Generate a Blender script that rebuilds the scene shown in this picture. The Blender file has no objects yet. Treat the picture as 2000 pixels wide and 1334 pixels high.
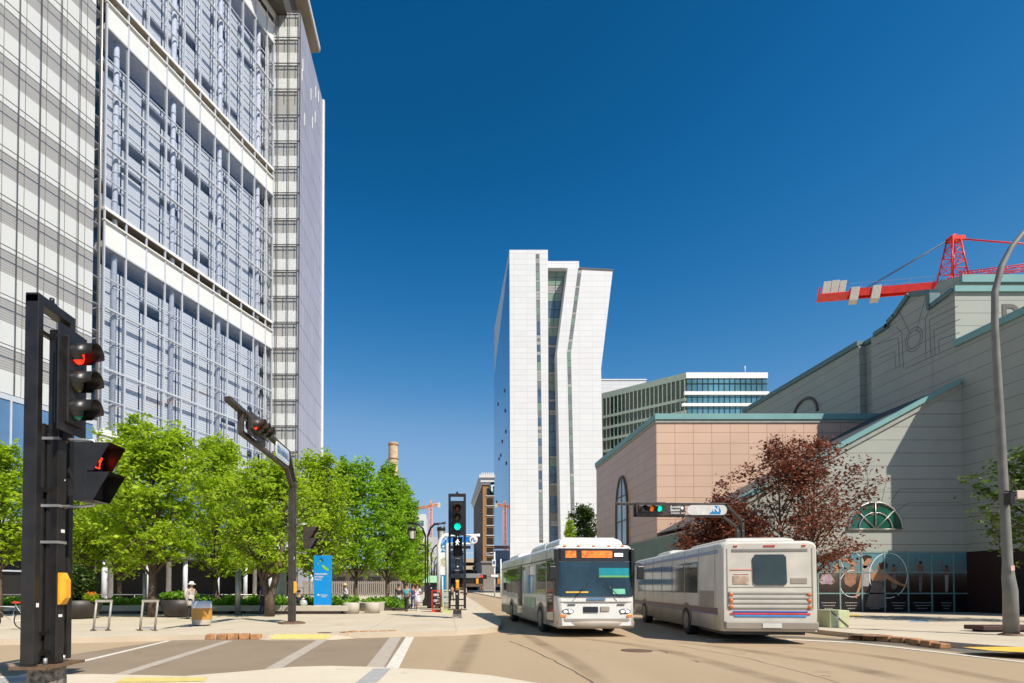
import bpy, math, random
import numpy as np
from mathutils import Vector, Matrix

# ------------------------------------------------------------------ camera, sky, sun
F = 1100.0; PX0 = 868.0; HY = 1147.0; CH = 1.6; PIT = math.radians(1.2)
PY0 = HY - F * math.tan(PIT)
S = bpy.context.scene
COL = S.collection
cam_d = bpy.data.cameras.new('camera'); cam = bpy.data.objects.new('camera', cam_d); COL.objects.link(cam)
cam.location = (0, 0, CH); cam.rotation_euler = (math.radians(90) + PIT, 0, 0)
cam_d.sensor_width = 36.0; cam_d.lens = 36.0 * F / 2000.0
cam_d.shift_x = (1000 - PX0) / 2000.0; cam_d.shift_y = (PY0 - 667) / 2000.0
cam_d.clip_start = 0.1; cam_d.clip_end = 5000
S.camera = cam

SUN_EL = math.radians(50); SUN_AZ = math.atan2(0.67, -0.74)       # azimuth from +Y towards +X
sv = Vector((math.sin(SUN_AZ) * math.cos(SUN_EL), math.cos(SUN_AZ) * math.cos(SUN_EL), math.sin(SUN_EL)))
w = bpy.data.worlds.new('World'); S.world = w; w.use_nodes = True
wn = w.node_tree.nodes; wl = w.node_tree.links
bg = wn['Background']; sky = wn.new('ShaderNodeTexSky'); sky.sky_type = 'NISHITA'; sky.sun_disc = False
sky.sun_elevation = SUN_EL; sky.sun_rotation = SUN_AZ
sky.altitude = 1500; sky.air_density = 1.0; sky.dust_density = 0.3; sky.ozone_density = 4.0
pre = wn.new('ShaderNodeVectorMath'); pre.operation = 'SCALE'; pre.inputs['Scale'].default_value = 1 / 8.0
cv = wn.new('ShaderNodeRGBCurve'); post = wn.new('ShaderNodeVectorMath'); post.operation = 'SCALE'; post.inputs['Scale'].default_value = 8.2
for ci, pts in enumerate([[(0, .0), (.071, .003), (.094, .012), (.13, .055), (.206, .20), (.51, .33), (1, .42)], [(0, .02), (.13, .082), (.17, .135), (.25, .25), (.36, .385), (.71, .49), (1, .55)], [(0, .05), (.27, .235), (.34, .36), (.48, .53), (.64, .65), (.86, .69), (1, .72)]]):
    c_ = cv.mapping.curves[ci]; c_.points[0].location = pts[0]; c_.points[1].location = pts[-1]
    for p_ in pts[1:-1]: c_.points.new(*p_)
cv.mapping.update()
wl.new(sky.outputs[0], pre.inputs[0]); wl.new(pre.outputs[0], cv.inputs['Color']); wl.new(cv.outputs[0], post.inputs[0]); wl.new(post.outputs[0], bg.inputs[0])
bg.inputs[1].default_value = 0.10
sl = bpy.data.lights.new('sun', 'SUN'); sl.energy = 4.9; sl.angle = math.radians(0.5); sl.color = (1.0, 0.93, 0.82)
so = bpy.data.objects.new('sun', sl); COL.objects.link(so); so.rotation_euler = sv.to_track_quat('Z', 'Y').to_euler()
S.view_settings.view_transform = 'Standard'; S.view_settings.look = 'None'
S.view_settings.exposure = 0.35; S.view_settings.gamma = 1.0; S.view_settings.use_curve_mapping = False
S.cycles.max_bounces = 6; S.cycles.transparent_max_bounces = 12; S.cycles.diffuse_bounces = 3
S.cycles.glossy_bounces = 3; S.cycles.caustics_reflective = False; S.cycles.caustics_refractive = False
S.cycles.sample_clamp_indirect = 4

# ------------------------------------------------------------------ pixel -> world helpers (measuring the photo)
def ray(px, py):
    a = (px - PX0) / F; b = (PY0 - py) / F
    return Vector((a, math.cos(PIT) - b * math.sin(PIT), math.sin(PIT) + b * math.cos(PIT)))
O = Vector((0, 0, CH))
def P(px, py, Y): r = ray(px, py); return O + r * (Y / r.y)
def G(px, py, z=0.0): r = ray(px, py); return O + r * ((z - CH) / r.z)
def PX(px, py, X): r = ray(px, py); return O + r * (X / r.x)
def PL(px, py, o, n): r = ray(px, py); return O + r * ((Vector(o) - O).dot(n) / r.dot(n))

# ------------------------------------------------------------------ mesh building
def wloc(o):
    v = Vector((0, 0, 0))
    while o is not None: v += o.location; o = o.parent
    return v
class MB:
    def __init__(s): s.v = []; s.f = []; s.sm = []
    def add(s, vs, fs, smooth=False):
        n = len(s.v); s.v += [Vector(p) for p in vs]; s.f += [[i + n for i in q] for q in fs]; s.sm += [smooth] * len(fs); return s
    def obox(s, o, u, v, w, a, b, c):
        o = Vector(o); u = Vector(u); v = Vector(v); w = Vector(w)
        vs = [o + u * i + v * j + w * k for k in c for j in b for i in a]
        return s.add(vs, [(0, 2, 3, 1), (4, 5, 7, 6), (0, 1, 5, 4), (2, 6, 7, 3), (0, 4, 6, 2), (1, 3, 7, 5)])
    def box(s, x0, x1, y0, y1, z0, z1): return s.obox((0, 0, 0), (1, 0, 0), (0, 1, 0), (0, 0, 1), (x0, x1), (y0, y1), (z0, z1))
    def prism(s, pts, ext):
        n = len(pts); pts = [Vector(p) for p in pts]; ext = Vector(ext)
        return s.add(pts + [p + ext for p in pts], [list(range(n))[::-1], list(range(n, 2 * n))] + [(i, (i + 1) % n, n + (i + 1) % n, n + i) for i in range(n)])
    def tube(s, pts, rad, k=8, cap=True, smooth=True):
        pts = [Vector(p) for p in pts]
        if not isinstance(rad, (list, tuple)): rad = [rad] * len(pts)
        vs = []; ref = None
        for i, p in enumerate(pts):
            t = (pts[min(i + 1, len(pts) - 1)] - pts[max(i - 1, 0)]).normalized()
            if ref is None: ref = Vector((0, 0, 1)) if abs(t.z) < .9 else Vector((1, 0, 0))
            a = t.cross(ref).normalized(); b = t.cross(a).normalized(); ref = b.cross(t) * -1 if False else ref
            for j in range(k):
                q = 2 * math.pi * j / k; vs.append(p + (a * math.cos(q) + b * math.sin(q)) * rad[i])
        fs = [(i * k + j, i * k + (j + 1) % k, (i + 1) * k + (j + 1) % k, (i + 1) * k + j) for i in range(len(pts) - 1) for j in range(k)]
        s.add(vs, fs, smooth)
        if cap:
            n = len(s.v) - len(vs); s.f += [[n + j for j in range(k)][::-1], [n + len(vs) - k + j for j in range(k)]]; s.sm += [False, False]
        return s
    def lathe(s, c, prof, k=24, ang=2 * math.pi):
        c = Vector(c); vs = []
        for r, z in prof:
            for j in range(k): q = ang * j / k; vs.append(c + Vector((r * math.cos(q), r * math.sin(q), z)))
        fs = [(i * k + j, i * k + (j + 1) % k, (i + 1) * k + (j + 1) % k, (i + 1) * k + j) for i in range(len(prof) - 1) for j in range(k)]
        return s.add(vs, fs, True)
    def loft(s, rings, smooth=True, cap=True):
        k = len(rings[0]); vs = [p for r in rings for p in r]
        fs = [(i * k + j, i * k + (j + 1) % k, (i + 1) * k + (j + 1) % k, (i + 1) * k + j) for i in range(len(rings) - 1) for j in range(k)]
        s.add(vs, fs, smooth)
        if cap:
            n = len(s.v) - len(vs); s.f += [[n + j for j in range(k)][::-1], [n + len(vs) - k + j for j in range(k)]]; s.sm += [False, False]
        return s
    def ball(s, c, r, sx=1, sy=1, sz=1, k=12, h=8):
        c = Vector(c); prof = []
        vs = []
        for i in range(h + 1):
            t = math.pi * i / h
            for j in range(k):
                q = 2 * math.pi * j / k; vs.append(c + Vector((r * sx * math.sin(t) * math.cos(q), r * sy * math.sin(t) * math.sin(q), r * sz * math.cos(t))))
        return s.add(vs, [(i * k + j, (i + 1) * k + j, (i + 1) * k + (j + 1) % k, i * k + (j + 1) % k) for i in range(h) for j in range(k)], True)
    def mirror_y(s): 
        for p in s.v: p.y = -p.y
        return s
    def build(s, name, mat, parent=None, world=True, bevel=0, **props):
        off = wloc(parent) if (parent is not None and world) else Vector((0, 0, 0))
        me = bpy.data.meshes.new(name)
        me.from_pydata([tuple(p - off) for p in s.v], [], s.f); me.materials.append(mat)
        me.polygons.foreach_set('use_smooth', s.sm)
        me.validate(); me.update()
        o = bpy.data.objects.new(name, me); COL.objects.link(o)
        if parent is not None: o.parent = parent
        if bevel:
            b = o.modifiers.new('bevel', 'BEVEL'); b.width = bevel; b.segments = 2; b.limit_method = 'ANGLE'
        for k_, v_ in props.items(): o[k_] = v_
        return o
def thing(name, label, cat, loc=(0, 0, 0), rz=0, group=None):
    o = bpy.data.objects.new(name, None); COL.objects.link(o); o.location = loc; o.rotation_euler = (0, 0, rz)
    o['label'] = label; o['category'] = cat
    if group: o['group'] = group
    return o
def copy_tree(o, parent=None):
    c = o.copy(); COL.objects.link(c); c.parent = parent
    for ch in o.children: copy_tree(ch, c)
    return c
def text(s, name, size, mat, parent, M, ext=0.004, align='CENTER', sx=1.0):
    cu = bpy.data.curves.new(name, 'FONT'); cu.body = s; cu.size = size; cu.extrude = ext; cu.align_x = align; cu.align_y = 'CENTER'
    cu.space_line = .85; cu.offset = size * .012
    t = bpy.data.objects.new(name + '_tmp', cu); COL.objects.link(t)
    dg = bpy.context.evaluated_depsgraph_get(); me = bpy.data.meshes.new_from_object(t.evaluated_get(dg))
    bpy.data.objects.remove(t); me.name = name
    me.transform(Matrix.Diagonal((sx, 1, 1, 1))); me.transform(M)
    off = Vector((0, 0, 0)); me.materials.clear(); me.materials.append(mat)
    o = bpy.data.objects.new(name, me); COL.objects.link(o); o.parent = parent
    return o
def face_to(loc, xdir):      # matrix: text x along xdir, y up, standing
    x = Vector(xdir).normalized(); z = x.cross(Vector((0, 0, 1))).normalized()
    m = Matrix((( x.x, 0, z.x, loc[0]), (x.y, 0, z.y, loc[1]), (x.z, 1, z.z, loc[2]), (0, 0, 0, 1)))
    return m

# ------------------------------------------------------------------ materials
def mk(name):
    m = bpy.data.materials.new(name); m.use_nodes = True
    return m, m.node_tree.nodes, m.node_tree.links, m.node_tree.nodes['Principled BSDF']
def mat(name, c, r=.6, met=0, var=.12, sc=3.0, spec=.5, bump=0, coat=0, c2=None, det=6):
    m, n, l, b = mk(name)
    b.inputs['Roughness'].default_value = r; b.inputs['Metallic'].default_value = met
    b.inputs['Specular IOR Level'].default_value = spec; b.inputs['Coat Weight'].default_value = coat
    g = n.new('ShaderNodeNewGeometry'); t = n.new('ShaderNodeTexNoise'); t.inputs['Scale'].default_value = sc; t.inputs['Detail'].default_value = det
    l.new(g.outputs['Position'], t.inputs['Vector'])
    rp = n.new('ShaderNodeValToRGB'); rp.color_ramp.elements[0].position = .3; rp.color_ramp.elements[1].position = .7
    c2 = c2 or tuple(x * (1 + var) for x in c)
    rp.color_ramp.elements[0].color = (*[x * (1 - var) for x in c], 1); rp.color_ramp.elements[1].color = (*c2, 1)
    l.new(t.outputs['Fac'], rp.inputs[0]); l.new(rp.outputs[0], b.inputs['Base Color'])
    if bump:
        bp = n.new('ShaderNodeBump'); bp.inputs['Strength'].default_value = bump; bp.inputs['Distance'].default_value = .02
        l.new(t.outputs['Fac'], bp.inputs['Height']); l.new(bp.outputs[0], b.inputs['Normal'])
    return m
def emis(name, c, s=1.0, base=None):
    m, n, l, b = mk(name); b.inputs['Base Color'].default_value = (*(base or c), 1)
    b.inputs['Emission Color'].default_value = (*c, 1); b.inputs['Emission Strength'].default_value = s; b.inputs['Roughness'].default_value = .3
    return m
def math_n(n, l, op, a, b_=None):
    q = n.new('ShaderNodeMath'); q.operation = op
    for i, x in enumerate((a, b_)):
        if x is None: continue
        if isinstance(x, (int, float)): q.inputs[i].default_value = x
        else: l.new(x, q.inputs[i])
    return q.outputs[0]
def lines(n, l, val, step, off, width):       # 1 on a line
    f = math_n(n, l, 'FRACT', math_n(n, l, 'DIVIDE', math_n(n, l, 'SUBTRACT', val, off), step))
    return math_n(n, l, 'LESS_THAN', f, width / step)
def panels(name, c, line, hz, hoff, hw, vax, vstep, voff, vw, r=.6, var=.06, spec=.4, met=0, pvar=.08):
    """wall of panels with dark joints: horizontal every hz, vertical every vstep along direction vax (x, y)"""
    m, n, l, b = mk(name); g = n.new('ShaderNodeNewGeometry'); sp = n.new('ShaderNodeSeparateXYZ'); l.new(g.outputs['Position'], sp.inputs[0])
    z = sp.outputs[2]
    fac = lines(n, l, z, hz, hoff, hw)
    cellz = math_n(n, l, 'FLOOR', math_n(n, l, 'DIVIDE', math_n(n, l, 'SUBTRACT', z, hoff), hz))
    h = math_n(n, l, 'ADD', math_n(n, l, 'MULTIPLY', sp.outputs[0], vax[0]), math_n(n, l, 'MULTIPLY', sp.outputs[1], vax[1]))
    cellh = math_n(n, l, 'FLOOR', math_n(n, l, 'DIVIDE', math_n(n, l, 'SUBTRACT', h, voff), vstep or 1e6))
    if vstep: fac = math_n(n, l, 'MAXIMUM', fac, lines(n, l, h, vstep, voff, vw))
    cb = n.new('ShaderNodeCombineXYZ'); l.new(cellz, cb.inputs[0]); l.new(cellh, cb.inputs[1])
    wn_ = n.new('ShaderNodeTexWhiteNoise'); wn_.noise_dimensions = '2D'; l.new(cb.outputs[0], wn_.inputs['Vector'])
    t = n.new('ShaderNodeTexNoise'); t.inputs['Scale'].default_value = .7; t.inputs['Detail'].default_value = 8; l.new(g.outputs['Position'], t.inputs['Vector'])
    v = math_n(n, l, 'ADD', math_n(n, l, 'MULTIPLY', math_n(n, l, 'SUBTRACT', wn_.outputs['Value'], .5), pvar), math_n(n, l, 'MULTIPLY', math_n(n, l, 'SUBTRACT', t.outputs['Fac'], .5), var * 4))
    v = math_n(n, l, 'ADD', v, 1.0)
    mul = n.new('ShaderNodeVectorMath'); mul.operation = 'SCALE'; mul.inputs[0].default_value = c; l.new(v, mul.inputs['Scale'])
    mx = n.new('ShaderNodeMix'); mx.data_type = 'RGBA'; l.new(fac, mx.inputs[0]); l.new(mul.outputs[0], mx.inputs[6]); mx.inputs[7].default_value = (*line, 1)
    l.new(mx.outputs[2], b.inputs['Base Color'])
    b.inputs['Roughness'].default_value = r; b.inputs['Specular IOR Level'].default_value = spec; b.inputs['Metallic'].default_value = met
    return m
def glass(name, tint=(.75, .87, .95), refl=.25, rough=.02, gcol=(.85, .93, 1.0)):
    m, n, l, b = mk(name); n.remove(b); out = n['Material Output']
    tr = n.new('ShaderNodeBsdfTransparent'); tr.inputs[0].default_value = (*tint, 1)
    gl = n.new('ShaderNodeBsdfGlossy'); gl.inputs['Roughness'].default_value = rough; gl.inputs['Color'].default_value = (*gcol, 1)
    lw = n.new('ShaderNodeLayerWeight'); lw.inputs[0].default_value = .25
    g = n.new('ShaderNodeNewGeometry')
    f = math_n(n, l, 'ADD', math_n(n, l, 'MULTIPLY', math_n(n, l, 'POWER', lw.outputs['Facing'], 3.0), .6), refl)
    f = math_n(n, l, 'MULTIPLY', f, math_n(n, l, 'SUBTRACT', 1.0, g.outputs['Backfacing'])); t = n.new('ShaderNodeTexNoise'); t.inputs['Scale'].default_value = .35; t.inputs['Detail'].default_value = 1
    l.new(g.outputs['Position'], t.inputs['Vector']); bp = n.new('ShaderNodeBump'); bp.inputs['Strength'].default_value = .12; bp.inputs['Distance'].default_value = .05
    l.new(t.outputs['Fac'], bp.inputs['Height']); l.new(bp.outputs[0], gl.inputs['Normal'])
    mx = n.new('ShaderNodeMixShader'); l.new(f, mx.inputs[0]); l.new(tr.outputs[0], mx.inputs[1]); l.new(gl.outputs[0], mx.inputs[2]); l.new(mx.outputs[0], out.inputs[0])
    return m
def opaque_glass(name, c, rough=.05, spec=.9, met=0.0, var=.35, sc=.6):
    return mat(name, c, rough, met, var, sc, spec)
def blinds(name, c, dark, step=.22, width=.07):
    m, n, l, b = mk(name); g = n.new('ShaderNodeNewGeometry'); sp = n.new('ShaderNodeSeparateXYZ'); l.new(g.outputs['Position'], sp.inputs[0])
    fac = lines(n, l, sp.outputs[2], step, 0, width)
    mx = n.new('ShaderNodeMix'); mx.data_type = 'RGBA'; l.new(fac, mx.inputs[0]); mx.inputs[6].default_value = (*c, 1); mx.inputs[7].default_value = (*dark, 1)
    l.new(mx.outputs[2], b.inputs['Base Color']); b.inputs['Roughness'].default_value = .5
    return m
def leafmat(name, a, b_, tr=.45, sc=1.2):
    m, n, l, b = mk(name); out = n['Material Output']
    g = n.new('ShaderNodeNewGeometry'); t = n.new('ShaderNodeTexNoise'); t.inputs['Scale'].default_value = sc; t.inputs['Detail'].default_value = 3
    l.new(g.outputs['Position'], t.inputs['Vector'])
    v = math_n(n, l, 'ADD', math_n(n, l, 'MULTIPLY', g.outputs['Random Per Island'], .55), math_n(n, l, 'MULTIPLY', math_n(n, l, 'SUBTRACT', t.outputs['Fac'], .25), .9))
    mx = n.new('ShaderNodeMix'); mx.data_type = 'RGBA'; mx.clamp_factor = True; l.new(v, mx.inputs[0]); mx.inputs[6].default_value = (*a, 1); mx.inputs[7].default_value = (*b_, 1)
    l.new(mx.outputs[2], b.inputs['Base Color']); b.inputs['Roughness'].default_value = .55; b.inputs['Specular IOR Level'].default_value = .35
    tl = n.new('ShaderNodeBsdfTranslucent'); l.new(mx.outputs[2], tl.inputs[0])
    ms = n.new('ShaderNodeMixShader'); ms.inputs[0].default_value = tr; l.new(b.outputs[0], ms.inputs[1]); l.new(tl.outputs[0], ms.inputs[2]); l.new(ms.outputs[0], out.inputs[0])
    return m
def concrete(name, a, b_, sc=.5, joint=0, jc=(.1, .08, .06), rough=.85, streak=None, tracks=0):
    m, n, l, b = mk(name); g = n.new('ShaderNodeNewGeometry')
    t1 = n.new('ShaderNodeTexNoise'); t1.inputs['Scale'].default_value = sc; t1.inputs['Detail'].default_value = 10; t1.inputs['Roughness'].default_value = .65
    src = g.outputs['Position']
    if streak:
        mp = n.new('ShaderNodeMapping'); mp.inputs['Scale'].default_value = streak[0]; mp.inputs['Rotation'].default_value = (0, 0, streak[1]); l.new(src, mp.inputs[0]); l.new(mp.outputs[0], t1.inputs['Vector'])
    else: l.new(src, t1.inputs['Vector'])
    t2 = n.new('ShaderNodeTexNoise'); t2.inputs['Scale'].default_value = 45; t2.inputs['Detail'].default_value = 4; l.new(src, t2.inputs['Vector'])
    f = math_n(n, l, 'ADD', math_n(n, l, 'MULTIPLY', t1.outputs['Fac'], 1.3), math_n(n, l, 'MULTIPLY', math_n(n, l, 'SUBTRACT', t2.outputs['Fac'], .5), .9))
    f = math_n(n, l, 'SUBTRACT', f, .15)
    mx = n.new('ShaderNodeMix'); mx.data_type = 'RGBA'; mx.clamp_factor = True; l.new(f, mx.inputs[0]); mx.inputs[6].default_value = (*a, 1); mx.inputs[7].default_value = (*b_, 1)
    o = mx.outputs[2]
    vo = n.new('ShaderNodeTexNoise'); vo.inputs['Scale'].default_value = .9; vo.inputs['Detail'].default_value = 6; l.new(src, vo.inputs['Vector'])
    sp_ = math_n(n, l, 'GREATER_THAN', vo.outputs['Fac'], .66); sp_ = math_n(n, l, 'MULTIPLY', sp_, .22)
    m3 = n.new('ShaderNodeMix'); m3.data_type = 'RGBA'; l.new(sp_, m3.inputs[0]); l.new(o, m3.inputs[6]); m3.inputs[7].default_value = (*jc, 1); o = m3.outputs[2]
    if joint:
        sp = n.new('ShaderNodeSeparateXYZ'); l.new(src, sp.inputs[0])
        jf = math_n(n, l, 'MAXIMUM', lines(n, l, sp.outputs[0], joint, .4, .02), lines(n, l, sp.outputs[1], joint, .3, .025))
        m2 = n.new('ShaderNodeMix'); m2.data_type = 'RGBA'; l.new(math_n(n, l, 'MULTIPLY', jf, .7), m2.inputs[0]); l.new(o, m2.inputs[6]); m2.inputs[7].default_value = (*jc, 1); o = m2.outputs[2]
    l.new(o, b.inputs['Base Color']); b.inputs['Roughness'].default_value = rough; b.inputs['Specular IOR Level'].default_value = .3
    bp = n.new('ShaderNodeBump'); bp.inputs['Strength'].default_value = .25; bp.inputs['Distance'].default_value = .01; l.new(t2.outputs['Fac'], bp.inputs['Height']); l.new(bp.outputs[0], b.inputs['Normal'])
    return m

M = {}
M['road'] = concrete('road_concrete', (.30, .215, .13), (.46, .35, .225), .35, 0, (.13, .09, .05), streak=((.5, .12, 1), .0))
M['side'] = concrete('sidewalk_concrete', (.43, .36, .26), (.60, .52, .40), .4, 3.0, (.22, .17, .12))
M['near'] = concrete('corner_concrete', (.50, .43, .32), (.66, .58, .45), .5, 0, (.3, .24, .17))
M['asph'] = concrete('crosswalk_asphalt', (.205, .155, .105), (.30, .23, .16), .5, 0, (.12, .09, .06))
M['ground'] = concrete('ground_concrete', (.26, .21, .15), (.36, .30, .22), .3)
M['gutter'] = concrete('gutter_asphalt', (.11, .10, .08), (.17, .15, .12), .8)
M['kerb'] = concrete('kerb_concrete', (.42, .34, .24), (.6, .5, .37), 1.2)
M['granite'] = mat('red_granite', (.38, .19, .085), .8, 0, .35, 5, .3, .6)
M['paint'] = mat('road_paint_white', (.62, .58, .50), .7, 0, .15, 6)
M['paintgrey'] = mat('worn_paint_grey', (.40, .345, .28), .8, 0, .12, 5)
M['paintbrick'] = mat('blue_grey_paving', (.34, .33, .32), .8, 0, .12, 5)
M['yellow'] = mat('tactile_yellow', (.62, .50, .16), .7, 0, .15, 8)
M['yellow2'] = mat('tactile_yellow_bright', (.75, .46, .06), .7, 0, .12, 8)
M['crack'] = mat('crack_dark', (.07, .05, .035), .9, 0, .2, 8)
M['iron'] = mat('cast_iron', (.16, .10, .06), .7, .3, .2, 12)
M['black'] = mat('black_painted_steel', (.016, .014, .013), .38, 0, .35, 5, .5, .15)
M['brownblk'] = mat('weathered_brown_steel', (.045, .034, .027), .45, 0, .4, 4, .5, .15)
M['dark'] = mat('dark_recess', (.012, .010, .009), .6)
M['galv'] = mat('galvanised_steel', (.42, .41, .40), .4, .6, .1, 8)
M['white'] = mat('white_paint', (.78, .77, .74), .45, 0, .04, 2)
M['offwhite'] = mat('white_metal_panel', (.70, .70, .68), .4, 0, .05, 1)
M['mull'] = mat('pale_aluminium', (.54, .57, .62), .35, .15, .05, 2)
M['dline'] = mat('dark_bronze_frame', (.10, .085, .07), .5)
M['orange'] = mat('orange_plastic', (.85, .36, .02), .4)
M['rubber'] = mat('tyre_rubber', (.02, .02, .02), .8)
M['bark'] = mat('tree_bark', (.13, .095, .07), .9, 0, .35, 14, .2, .6)
M['barkred'] = mat('dark_bark', (.07, .045, .035), .9, 0, .3, 14, .2, .6)
M['leaf'] = leafmat('spring_green_leaves', (.17, .31, .010), (.60, .76, .04), .58)
M['leafd'] = leafmat('mid_green_leaves', (.12, .28, .010), (.42, .66, .03), .55)
M['leaf2'] = leafmat('dark_green_leaves', (.02, .05, .012), (.09, .15, .02), .3)
M['leafr'] = leafmat('copper_red_leaves', (.06, .014, .008), (.30, .085, .035), .28)
M['hedge'] = leafmat('ground_cover_leaves', (.07, .19, .008), (.30, .52, .04), .4, 3)

# ------------------------------------------------------------------ ground, roads, pavements
def sheet(name, pts, z, m, thick=0, **k):
    b = MB(); p = [Vector((x, y, z)) for x, y in pts]
    if thick: b.prism([Vector((q.x, q.y, z - thick)) for q in p], (0, 0, thick))
    else: b.add(p, [list(range(len(p)))])
    o = b.build(name, m, None, **k); return o
def grid_sheet(name, x0, x1, y0, y1, z, m):
    return sheet(name, [(x0, y0), (x1, y0), (x1, y1), (x0, y1)], z, m, kind='structure')
grid_sheet('ground', -2500, 2500, -300, 4000, -.02, M['ground'])
grid_sheet('road', -90, 70, -40, 400, 0.0, M['road'])
def gxy(px, py, z=0.0): v = G(px, py, z); return (v.x, v.y)
PZ = .15
plaza_edge = [(-90, 11.5), (-20, 14.2), (-12.3, 15.6), (-7.8, 17.1), (-5.5, 17.55), (-3, 17.6), (-1.4, 18.2), (.4, 18.7), (1.3, 19.3), (1.9, 20.4), (2.2, 22), (2.5, 25), (2.7, 30), (3.4, 76), (4.3, 300)]
sheet('plaza_pavement', plaza_edge + [(-90, 300)], PZ, M['side'], .3, kind='structure')
mall_edge = [(40, 5.5), (17.5, 10.6), (14.6, 12.6), (13.6, 14.2), (13.0, 16.5), (12.8, 18.5), (12.6, 24), (9.8, 42), (7.9, 70), (8.3, 300)]
sheet('mall_pavement', mall_edge + [(90, 300), (90, 5.5)], PZ, M['side'], .3, kind='structure')
sheet('corner_pavement', [(-30, 5), (-11, 9.0), (-7.8, 10.0), (-6.4, 10.25), (-4.6, 10.0), (-3.7, 10.6), (-3.0, 11.15), (-2.3, 11.3), (-1.4, 11.15), (-.2, 10.75), (.8, 10.1), (1.6, 9.2), (2.2, 7.5), (2.4, 0), (2.4, -30), (-60, -30), (-60, 0)], .03, M['near'], .2, kind='structure')
def strip(name, edge, wd, z0, z1, m, lo, hi):       # kerb strip along the inside of an edge
    b = MB()
    for i in range(lo, hi):
        a = Vector((*edge[i], 0)); c = Vector((*edge[i + 1], 0)); d = (c - a).normalized(); nn = Vector((-d.y, d.x, 0))
        b.add([a + Vector((0, 0, z1)), c + Vector((0, 0, z1)), c + nn * wd + Vector((0, 0, z1)), a + nn * wd + Vector((0, 0, z1)),
               a - nn * .01 + Vector((0, 0, z0)), c - nn * .01 + Vector((0, 0, z0))], [(0, 1, 2, 3), (4, 5, 1, 0)])
    return b.build(name, m, None, kind='structure')
strip('kerb', plaza_edge, .16, 0, PZ + .004, M['kerb'], 0, 14)
strip('kerb', [(x, y) for x, y in mall_edge[::-1]], .16, 0, PZ + .004, M['kerb'], 0, 9)
# crosswalk of darker asphalt with painted bands
sheet('crosswalk', [(-9.3, 9.75), (-7.8, 10.02), (-6.4, 10.27), (-4.6, 10.02), (-3.0, 11.17), (-2.3, 11.32), (-1.4, 11.17), (-.95, 11.0), (-1.25, 18.1), (-3, 17.58), (-5.5, 17.52), (-7.8, 17.08), (-8.4, 16.9)], .006, M['asph'], kind='structure')
def band(name, xa, xb, y0, y1, wd, m, z=.010):
    return sheet(name, [(xa - wd / 2, y0), (xa + wd / 2, y0), (xb + wd / 2, y1), (xb - wd / 2, y1)], z, m, kind='structure')
band('painted_line', -1.03, -1.1, 11.1, 18.1, .26, M['paint'])
band('painted_band', -1.38, -1.55, 11.17, 17.9, .36, M['paintgrey'])
band('painted_band', -3.35, -3.7, 11.0, 17.2, .30, M['paintgrey'])
band('painted_band', -5.9, -6.4, 10.2, 16.8, .26, M['paintgrey'])
band('painted_line', -7.6, -8.2, 10.1, 16.8, .16, M['paint'])
band('corner_paving_band', -1.35, -1.2, 8.0, 10.9, .34, M['paintbrick'], .036)
sheet('corner_paving_patch', [(-14, 8.3), (-7.9, 9.7), (-6.9, 9.9), (-7.4, 9.0), (-14, 7.0)], .036, M['paintbrick'], kind='structure')
MB().add([(-6.0, 17.50, .008), (-5.3, 16.98, .008), (-3.5, 17.02, .008), (-2.8, 17.55, .008), (-5.5, 17.72, PZ + .008), (-3.3, 17.74, PZ + .008)], [(0, 1, 4), (1, 2, 5, 4), (2, 3, 5), (0, 4, 5, 3)]).build('kerb_ramp', M['kerb'], None, kind='structure')
MB().add([(-5.28, 17.06, .036), (-3.55, 17.10, .036), (-3.55, 17.58, .135), (-5.28, 17.56, .135)], [(0, 1, 2, 3)]).build('tactile_paving', M['yellow'], None, kind='structure')
sheet('tactile_paving', [gxy(225, 1334, .03), gxy(400, 1331, .03), gxy(405, 1323.5, .03), gxy(245, 1324, .03)], .036, M['yellow'], kind='structure')
sheet('tactile_paving', [gxy(1880, 1264.5, PZ), gxy(1935, 1271, PZ), gxy(2080, 1279, PZ), gxy(2080, 1266, PZ), gxy(1960, 1263.5, PZ)], PZ + .006, M['yellow2'], kind='structure')
sheet('tactile_paving', [gxy(1655, 1205, PZ), gxy(1684, 1205, PZ), gxy(1678, 1201, PZ), gxy(1655, 1201, PZ)], PZ + .006, M['yellow2'], kind='structure')
sheet('painted_patch', [gxy(1775, 1215, PZ), gxy(1815, 1215.5, PZ), gxy(1812, 1211, PZ), gxy(1778, 1211, PZ)], PZ + .006, mat('blue_paint', (.28, .36, .42), .8), kind='structure')
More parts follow.
